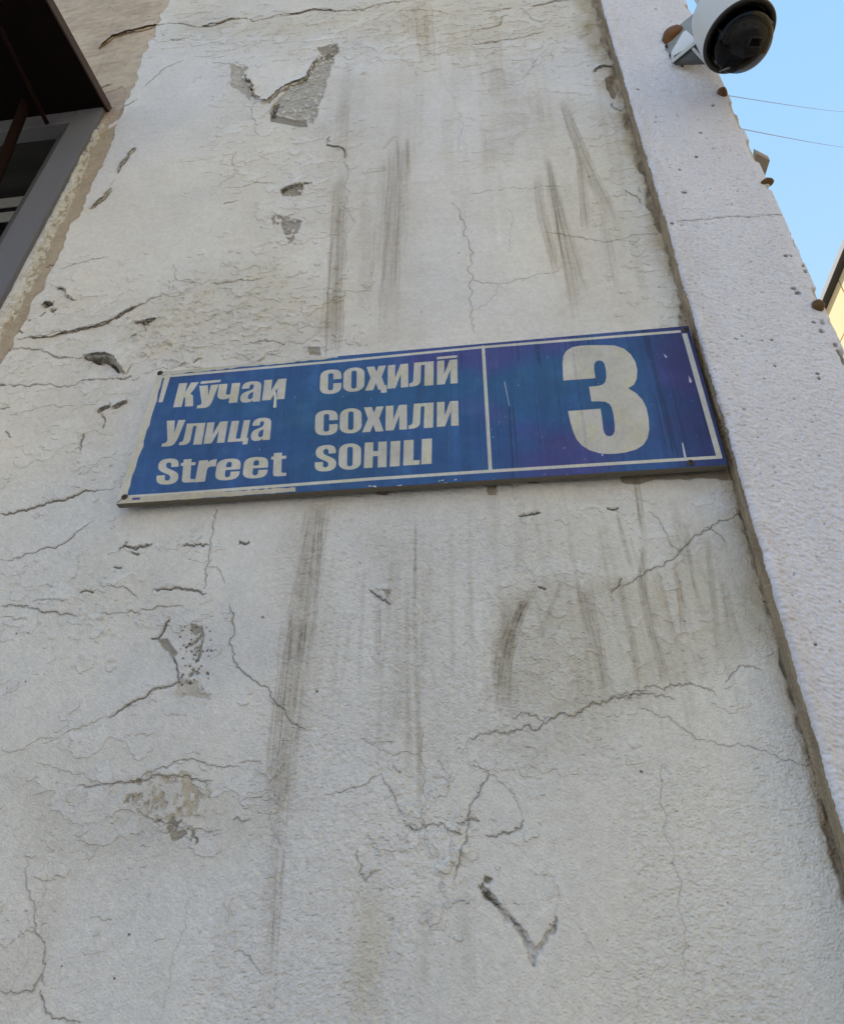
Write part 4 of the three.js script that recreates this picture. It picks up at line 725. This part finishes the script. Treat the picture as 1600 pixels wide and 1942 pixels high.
  const bump = new THREE.DataTexture(bt, 512, 162, THREE.RedFormat, THREE.FloatType); bump.magFilter = THREE.LinearFilter; bump.needsUpdate = true;

  const sign = thing('street_sign', 'blue rectangular street name sign with pale lettering and a large number 3', 'sign');
  sign.position.set(0, SY, 0);
  const face = new THREE.PlaneGeometry(SW - 0.002, SH - 0.002); face.translate(SW / 2, SH / 2, SZ + 0.0006);
  mesh('printed_face', face, new THREE.MeshPhysicalMaterial({ map, roughness: 0.5, bumpMap: bump, bumpScale: 0.0012, specularIntensity: 0.7 }), sign);
  mesh('backing_board', box(0, SW, 0, SH, 0.0105, SZ, 0.0015), std(0.15, 0.135, 0.105, 0.8), sign);
  for (const [a, b] of [[304, 708], [237, 943], [1298, 625], [1309, 878]]) {
    const p = at(a, b, SZ), sc = new THREE.Group(); sc.name = 'screw'; sc.position.set(p.x, p.y - SY, SZ); sign.add(sc);
    const hd = new THREE.LatheGeometry([[0, 0.0028], [0.0036, 0.0025], [0.0055, 0.0012], [0.0058, 0]].map((q) => new THREE.Vector2(...q)), 20); hd.rotateX(Math.PI / 2); mesh('screw_head', hd, std(0.07, 0.065, 0.06, 0.55, { metalness: 0.6 }), sc);
    const sl = mesh('slot', merge([box(-0.0032, 0.0032, -0.0005, 0.0005, 0.0022, 0.0031), box(-0.0005, 0.0005, -0.0032, 0.0032, 0.0022, 0.0031)]), std(0.012, 0.012, 0.012, 0.9), sc); sl.rotation.z = rr(0, 3);
  }
}

// ------------------------------------------------------------------ window with awning, upper left
{
  const grain = new Float32Array(256 * 256); for (let j = 0; j < 256; j++) for (let i = 0; i < 256; i++) grain[j * 256 + i] = fbm(i * 0.3, j * 0.04, 3);
  const gt = new THREE.DataTexture(grain, 256, 256, THREE.RedFormat, THREE.FloatType); gt.wrapS = gt.wrapT = THREE.RepeatWrapping; gt.magFilter = THREE.LinearFilter; gt.needsUpdate = true;
  const frameMat = std(0.165, 0.17, 0.195, 0.85, { bumpMap: gt, bumpScale: 0.0012 }), darkFrame = std(0.085, 0.085, 0.09, 0.8, { bumpMap: gt, bumpScale: 0.001 });
  const win = thing('window', 'dark window with grey flat frame and pale inner blind under the awning', 'window');
  const X0 = -1.86, XR = -0.431;
  mesh('casing', merge([box(-0.512, XR, 1.93, 3.655, -0.03, 0.011, 0.003), box(X0, -0.513, 3.585, 3.655, -0.03, 0.0105, 0.003), box(X0 - 0.08, X0 - 0.001, 1.93, 3.655, -0.03, 0.011, 0.003)]), frameMat, win);
  const rails = [[-0.523, -0.0132, 0.006], [-0.536, -0.5242, -0.002], [-0.552, -0.5372, -0.012]];
  mesh('frame_rail', box(-0.5235, -0.5128, 1.95, 3.583, -0.05, 0.005, 0.002), darkFrame, win);
  mesh('frame_rail', box(-0.536, -0.5242, 1.95, 3.582, -0.05, -0.003, 0.002), std(0.12, 0.12, 0.13, 0.8), win);
  mesh('frame_rail', box(-0.551, -0.5368, 1.95, 3.581, -0.06, -0.010, 0.002), darkFrame, win);
  mesh('sill', box(X0 - 0.12, -0.40, 1.88, 1.928, -0.05, 0.07, 0.004), frameMat, win);
  mesh('pane', box(X0, -0.5515, 1.95, 3.58, -0.075, -0.070), new THREE.MeshPhysicalMaterial({ color: 0xffffff, transmission: 1, thickness: 0, roughness: 0.03, specularIntensity: 0.25 }), win);
  const slat = box(X0 + 0.02, -0.60, -0.018, 0.018, -0.0015, 0.0015, 0.0006); slat.rotateX(0.25);
  const sm = std(0.3, 0.3, 0.29, 0.6);
  for (let k = 0; k < 22; k++) { if (![0, 1, 5, 8, 13].includes(k)) continue; const s = mesh('blind_slat', slat, sm, win); s.position.set(0, 3.52 - k * 0.075, -0.16); }
  mesh('reveal', merge([box(X0 - 0.04, -0.551, 3.583, 3.618, -0.302, -0.031), box(-0.55, -0.515, 1.9, 3.62, -0.3, -0.061)]), std(0.03, 0.03, 0.03, 0.9), win);
  mesh('room', merge([box(-3, 0, 1.2, 4.4, -2.3, -2.2), box(-3.1, -3, 1.2, 4.4, -2.3, -0.31), box(0, 0.1, 1.2, 4.4, -2.3, -0.31), box(-3.1, 0.1, 4.4, 4.5, -2.3, -0.31), box(-3.1, 0.1, 1.1, 1.2, -2.3, -0.31)]), std(0.02, 0.02, 0.02, 0.9), win);

  const aw = thing('awning', 'dark brown sheet metal awning jutting out over the window', 'awning');
  const brown = new THREE.MeshPhysicalMaterial({ color: new THREE.Color().setRGB(0.009, 0.006, 0.0055), roughness: 0.95, specularIntensity: 0.15 }), A0 = -0.425, A1 = -2.1, zo = 0.62, y0 = 3.648, y1 = 3.565, th = 0.004;
  const Q = (x, z, dy) => [x, lerp(y0, y1, z / zo) + dy, z];
  mesh('roof_sheet', solid([Q(A1, -0.002, 0), Q(A0, -0.002, 0), Q(A0, zo, 0), Q(A1, zo, 0)], [Q(A1, -0.002, th), Q(A0, -0.002, th), Q(A0, zo, th), Q(A1, zo, th)]), brown, aw);
  mesh('side_flange', solid([Q(A0 + 0.001, 0.004, -0.004), Q(A0 + 0.001, zo, -0.004), Q(A0 + 0.001, zo, 0.026), Q(A0 + 0.001, 0.004, 0.026)], [Q(A0 + 0.005, 0.004, -0.004), Q(A0 + 0.005, zo, -0.004), Q(A0 + 0.005, zo, 0.026), Q(A0 + 0.005, 0.004, 0.026)]), std(0.06, 0.034, 0.027, 0.7), aw);
  mesh('front_flange', solid([Q(A1, zo + 0.001, -0.03), Q(A0, zo + 0.001, -0.03), Q(A0, zo + 0.001, 0.024), Q(A1, zo + 0.001, 0.024)], [Q(A1, zo + 0.005, -0.03), Q(A0, zo + 0.005, -0.03), Q(A0, zo + 0.005, 0.024), Q(A1, zo + 0.005, 0.024)]), brown, aw);
  mesh('wall_flashing', box(-2.1, -0.421, 3.650, 3.675, -0.02, 0.014, 0.002), std(0.06, 0.05, 0.048, 0.6), aw);
  const bar = (a, b, r) => { const g = new THREE.CylinderGeometry(r, r, 1, 8), u = new THREE.Vector3(...a), v = new THREE.Vector3(...b), d = v.clone().sub(u); g.scale(1, d.length(), 1); g.applyQuaternion(new THREE.Quaternion().setFromUnitVectors(new THREE.Vector3(0, 1, 0), d.clone().normalize())); g.translate(...u.add(v).multiplyScalar(0.5).toArray()); return g; };
  const under = (px, py, y) => { const d = at(px, py, 0).sub(camera.position); return camera.position.clone().addScaledVector(d, (y - camera.position.y) / d.y).toArray(); }, rust = new THREE.MeshPhysicalMaterial({ color: new THREE.Color().setRGB(0.016, 0.008, 0.0065), roughness: 0.9, specularIntensity: 0.2 });
  mesh('strut', bar(at(-30, 395, 0.02).toArray(), under(50, 196, 3.615), 0.013), rust, aw); mesh('strut', bar(at(90, 234, 0.016).toArray(), under(0, 50, 3.592), 0.006), rust, aw);
  mesh('strut', bar([-1.5, 3.1, 0.005], [-1.49, 3.58, 0.5], 0.013), rust, aw);
}

// ------------------------------------------------------------------ surveillance camera on its bracket
{
  const cam = thing('surveillance_camera', 'white dome surveillance camera with dark bubble, hung from the corner pilaster', 'camera');
  const white = std(0.62, 0.635, 0.64, 0.4), grey = std(0.26, 0.265, 0.25, 0.55), black = std(0.012, 0.012, 0.013, 0.35), dusty = std(0.45, 0.46, 0.48, 0.85);
  const C = at(1401, 70, 0.155), R = 0.0735, dome = new THREE.Group(); dome.name = 'camera_head'; dome.position.copy(C); dome.rotation.set(0.10, 0, 0.16); cam.add(dome);
  const lathe = (pts, n = 64) => new THREE.LatheGeometry(pts.map((p) => new THREE.Vector2(...p)), n);
  mesh('housing', lathe([[R * 0.99, 0.0], [R * 1.0, 0.004], [R * 0.985, 0.03], [R * 0.94, 0.075], [R * 0.86, 0.10], [R * 0.62, 0.125], [0.030, 0.14], [0.028, 0.20], [0.0001, 0.20]]), white, dome);
  mesh('rim', lathe([[R * 0.80, 0.012], [R * 0.82, -0.003], [R * 0.95, -0.005], [R * 0.995, -0.0015], [R * 0.995, 0.0025]]), black, dome);
  const bub = [[R * 0.79, 0.0]]; for (let k = 0; k <= 12; k++) { const a = (k / 12) * Math.PI / 2; bub.push([Math.max(0.0001, R * 0.79 * Math.cos(a)), -0.016 - 0.054 * Math.sin(a)]); }
  mesh('bubble', lathe(bub), new THREE.MeshPhysicalMaterial({ color: new THREE.Color().setRGB(0.19, 0.193, 0.2), transmission: 1, thickness: 0, roughness: 0.025, specularIntensity: 0.3 }), dome);
  mesh('inner_cap', lathe([[0.0001, 0.004], [R * 0.80, 0.004], [R * 0.80, 0.008], [0.0001, 0.008]]), black, dome);
  // lens block inside: faceted dusty hood with a framed window
  const lens = new THREE.Group(); lens.name = 'lens_block'; lens.position.set(0.006, -0.024, 0.008); lens.rotation.set(-0.12, 0.22, 0.06); dome.add(lens);
  const ball = new THREE.IcosahedronGeometry(0.036, 3), bp = ball.attributes.position; for (let i = 0; i < bp.count; i++) { const v = new THREE.Vector3().fromBufferAttribute(bp, i), n = 0.9 + 0.2 * fbm(v.x * 60 + 9, v.y * 60 + v.z * 40, 2); bp.setXYZ(i, v.x * 1.12 * n, Math.max(v.y * 0.8 * n, -0.0262), v.z * 0.92 * n); } ball.computeVertexNormals();
  mesh('hood', ball, dusty, lens);
  const ring = (w, h, t, d) => merge([box(-w / 2, w / 2, 0, d, -h / 2, -h / 2 + t, 0.0008), box(-w / 2, w / 2, 0, d, h / 2 - t, h / 2, 0.0008), box(-w / 2, -w / 2 + t, 0, d, -h / 2 + t, h / 2 - t), box(w / 2 - t, w / 2, 0, d, -h / 2 + t, h / 2 - t)]);
  const fr = ring(0.030, 0.019, 0.0026, 0.006); fr.translate(0.001, -0.0300, 0.003); mesh('window_frame', fr, std(0.75, 0.755, 0.77, 0.7), lens);
  mesh('lens_glass', box(-0.012, 0.014, -0.0272, -0.0252, -0.004, 0.010), std(0.004, 0.004, 0.005, 0.1), lens);
  mesh('hood_label', box(-0.007, 0.009, -0.0275, -0.0255, -0.0125, -0.0092), std(0.6, 0.6, 0.6, 0.7), lens);
  mesh('yoke_arm', box(-0.052, -0.046, -0.03, 0.004, -0.03, 0.03, 0.001), black, dome); mesh('yoke_arm', box(0.046, 0.052, -0.03, 0.004, -0.03, 0.03, 0.001), black, dome);

  // bracket: a folded plate on the pilaster with a white block in its channel
  const V = (x, y, z) => at(1220 + x / 5.714, y / 5.714, z).toArray();
  const br = new THREE.Group(); br.name = 'bracket'; cam.add(br);
  const slab = (pts, t, dir) => { const f = pts.map((p) => p.slice()), b = pts.map((p) => [p[0] + dir[0] * t, p[1] + dir[1] * t, p[2] + dir[2] * t]); return solid(f, b); };
  mesh('back_plate', slab([V(240, 500, 0.046), V(390, 270, 0.046), V(540, 145, 0.05), V(590, 142, 0.056), V(625, 175, 0.066), V(655, 260, 0.078), V(655, 330, 0.082), V(600, 420, 0.07), V(310, 640, 0.048)], 0.004, [0, 0.5, -0.6]), grey, br);
  mesh('white_block', merge([slab([V(300, 560, 0.060), V(425, 345, 0.060), V(460, 328, 0.062), V(570, 430, 0.078), V(545, 480, 0.076), V(330, 600, 0.062)], 0.02, [0, 0.4, -0.7])]), std(0.72, 0.72, 0.73, 0.45), br);
  mesh('lower_flange', slab([V(300, 672, 0.050), V(640, 400, 0.092), V(668, 372, 0.096), V(730, 640, 0.088), V(690, 698, 0.076), V(400, 704, 0.052), V(345, 702, 0.048)], 0.004, [0, 0.7, -0.4]), std(0.07, 0.068, 0.058, 0.7), br);
  mesh('flange_lip', slab([V(300, 660, 0.054), V(655, 372, 0.099), V(668, 392, 0.099), V(312, 684, 0.054)], 0.005, [0, 0.4, 0.2]), std(0.55, 0.55, 0.51, 0.5), br);
  mesh('gusset', slab([V(522, 540, 0.088), V(540, 528, 0.090), V(690, 690, 0.086), V(668, 700, 0.082)], 0.006, [0, 0.3, 0.4]), std(0.50, 0.5, 0.47, 0.5), br);
  mesh('arm', slab([V(560, 470, 0.086), V(680, 360, 0.100), V(760, 400, 0.115), V(760, 640, 0.11), V(700, 660, 0.095)], 0.05, [0.1, 0.9, 0.2]), std(0.10, 0.10, 0.09, 0.6), br);
  const wireTube = (pts, r) => new THREE.TubeGeometry(new THREE.CatmullRomCurve3(pts.map((p) => new THREE.Vector3(...p))), 24, r, 6);
  mesh('safety_cord', merge([wireTube([V(690, 670, 0.075), V(770, 680, 0.08), V(810, 770, 0.09), V(860, 755, 0.12), V(930, 735, 0.14)], 0.0016), wireTube([V(722, 640, 0.085), V(720, 690, 0.08), V(760, 700, 0.085), V(765, 650, 0.1)], 0.0016)]), std(0.12, 0.12, 0.13, 0.6), cam);
  for (const [x, y] of [[290, 600], [245, 500], [418, 710]]) { const g = new THREE.SphereGeometry(0.004, 10, 8); g.translate(...V(x, y, 0.05)); mesh('screw', g, std(0.04, 0.04, 0.04, 0.6), br); }
}

// ------------------------------------------------------------------ blobs of cured foam
{
  const foam = std(0.15, 0.062, 0.016, 0.75), pale = std(0.14, 0.08, 0.035, 0.8);
  const lump = (px, py, z, sx, sy, sz, turn, label, m = foam) => {
    const g = mergeVertices(new THREE.IcosahedronGeometry(1, 5).deleteAttribute('normal').deleteAttribute('uv')), p = g.attributes.position, id = rnd() * 40;
    for (let i = 0; i < p.count; i++) { const v = new THREE.Vector3().fromBufferAttribute(p, i), n = 0.78 + 0.44 * fbm(v.x * 1.6 + id, v.y * 1.6 + v.z * 1.3 + id, 3) + 0.05 * (fbm(v.x * 9 + id, v.y * 9 + v.z * 7, 2) - 0.5); p.setXYZ(i, v.x * n * sx, v.y * n * sy, v.z * n * sz); }
    g.rotateZ(turn); g.computeVertexNormals(); const o = mesh('foam_lump', g, m); o.position.copy(at(px, py, z)); return tag(o, label, 'foam lump', 'blobs of brown foam on the pilaster');
  };
  lump(1273, 66, 0.046, 0.019, 0.040, 0.016, -0.55, 'orange brown foam lump above the left side of the camera bracket');
  lump(1336, 32, 0.040, 0.024, 0.026, 0.02, 0, 'orange brown foam lump behind the top of the camera bracket');
  lump(1369, 176, 0.044, 0.010, 0.014, 0.010, 0.2, 'small orange brown foam lump on the pilaster edge just below the camera');
  lump(1454, 346, 0.042, 0.012, 0.006, 0.010, 0.1, 'small brown foam lump on the pilaster edge below the grey box', pale);
  lump(1550, 580, 0.044, 0.009, 0.010, 0.010, 0.4, 'brown foam lump on the pilaster edge beside the yellow building', pale);
}

// ------------------------------------------------------------------ grey box on the side wall, cables across the street
{
  const b = thing('junction_box', 'small grey metal box peeping out from behind the pilaster edge', 'box');
  const low = (px, py, y) => { const d = at(px, py, 0).sub(camera.position); return camera.position.clone().addScaledVector(d, (y - camera.position.y) / d.y).toArray(); };
  const foot = [[1459, 304], [1450, 333], [1428, 330], [1432, 290]].map(([x, y]) => low(x, y, 3.035)), up = (h, k) => foot.map(([x, y, z]) => [x, y + h, z]);
  mesh('body', solid(up(0.009), up(0.016)), std(0.33, 0.30, 0.28, 0.6), b); mesh('lid', solid(up(0), up(0.0085)), std(0.30, 0.275, 0.26, 0.6), b);
  const cable = (px, py, qx, qy, label) => {
    const d0 = new THREE.Vector3().subVectors(at(px, py, 0), camera.position), d1 = new THREE.Vector3().subVectors(at(qx, qy, 0), camera.position);
    const a = camera.position.clone().addScaledVector(d0, (1.22 - camera.position.x) / d0.x), e = camera.position.clone().addScaledVector(d1, (6.6 - camera.position.x) / d1.x), pts = [];
    for (let k = 0; k <= 30; k++) { const t = k / 30; pts.push(a.clone().lerp(e, t).add(new THREE.Vector3(0, -0.9 * t * (1 - t) * 0.35, 0))); }
    tag(mesh('cable', new THREE.TubeGeometry(new THREE.CatmullRomCurve3(pts), 60, 0.0010, 6), std(0.30, 0.37, 0.42, 0.8)), label, 'cable');
  };
  cable(1372, 180, 1660, 209, 'upper thin cable crossing the blue sky just below the surveillance camera');
  cable(1408, 245, 1660, 277, 'lower thin cable crossing the blue sky above the grey box');
}

// ------------------------------------------------------------------ yellow building across the side street
{
  const bd = thing('yellow_building', 'sunlit pale yellow building with dark roof edge beyond the pilaster at far right', 'building');
  const yel = std(0.80, 0.66, 0.36, 0.9), X = 7, TOP = 12.7;
  mesh('wall', box(X + 0.03, X + 10, 0, TOP, -22, 12), std(0.62, 0.5, 0.27, 0.9), bd);
  mesh('roof', box(X - 0.16, X + 10.3, TOP + 0.002, TOP + 0.16, -22.3, 12.3, 0.02), std(0.035, 0.034, 0.034, 0.7), bd);
  const vars = [0, 1, 2].map((k) => std(0.62 - 0.03 * k, 0.46 - 0.02 * k, 0.215 + 0.01 * k, 0.9)), pg = box(-0.03, 0.03, 0.012, 0.888, 0.012, 1.488, 0.008);
  for (let j = 0; j < 9; j++) for (let i = 0; i < 13; i++) { const p = mesh('cladding_panel', pg, vars[(i * 7 + j * 3) % 3], bd); p.position.set(X, TOP - 0.9 * (j + 1), -16 + i * 1.5); }
}

// ------------------------------------------------------------------ the houses across the street, whose sunlit fronts light this wall
{
  const o = thing('facing_house', 'sunlit beige house across the narrow street facing the plaster wall', 'house'), fm = std(0.45, 0.445, 0.445, 0.95);
  mesh('wall', box(-16, 18, 0, 5.6, 5.6, 12), fm, o); mesh('roof', box(-16.3, 18.3, 5.602, 5.75, 5.3, 12.3), std(0.25, 0.2, 0.17, 0.9), o);
  for (let k = 0; k < 9; k++) { const f = mesh('window', box(-13.6 + k * 3.4, -12.4 + k * 3.4, 1.1, 2.7, 5.54, 5.597, 0.01), std(0.5, 0.48, 0.45, 0.6), o); mesh('pane', box(-13.5 + k * 3.4, -12.5 + k * 3.4, 1.2, 2.6, 5.53, 5.5395), std(0.03, 0.035, 0.04, 0.08), f); }
}

// ------------------------------------------------------------------ ground
{
  const n = 512, cd = new Uint8Array(n * n * 4); for (let j = 0; j < n; j++) for (let i = 0; i < n; i++) { const v = 120 + 46 * (fbm(i * 0.05, j * 0.05, 4) - 0.5) + 40 * (h2(i, j) - 0.5), o = (j * n + i) * 4; cd[o] = v * 1.02; cd[o + 1] = v * 0.98; cd[o + 2] = v * 0.92; cd[o + 3] = 255; }
  const tex = (rx, ry) => { const t = new THREE.DataTexture(cd, n, n); t.colorSpace = THREE.SRGBColorSpace; t.wrapS = t.wrapT = THREE.RepeatWrapping; t.magFilter = THREE.LinearFilter; t.repeat.set(rx, ry); t.needsUpdate = true; return t; };
  const g = new THREE.PlaneGeometry(400, 400); g.rotateX(-Math.PI / 2);
  const gr = mesh('ground', g, new THREE.MeshStandardMaterial({ map: tex(160, 160), color: new THREE.Color().setRGB(1.2, 1.15, 1.05), roughness: 0.95 })); gr.userData.kind = 'structure'; gr.position.y = -0.13;
  const pv = mesh('pavement', box(-8, 2.6, -0.129, -0.001, -0.02, 2.2, 0.01), std(0.36, 0.34, 0.31, 0.95)); pv.userData.kind = 'structure';
}

renderer.render(scene, camera);
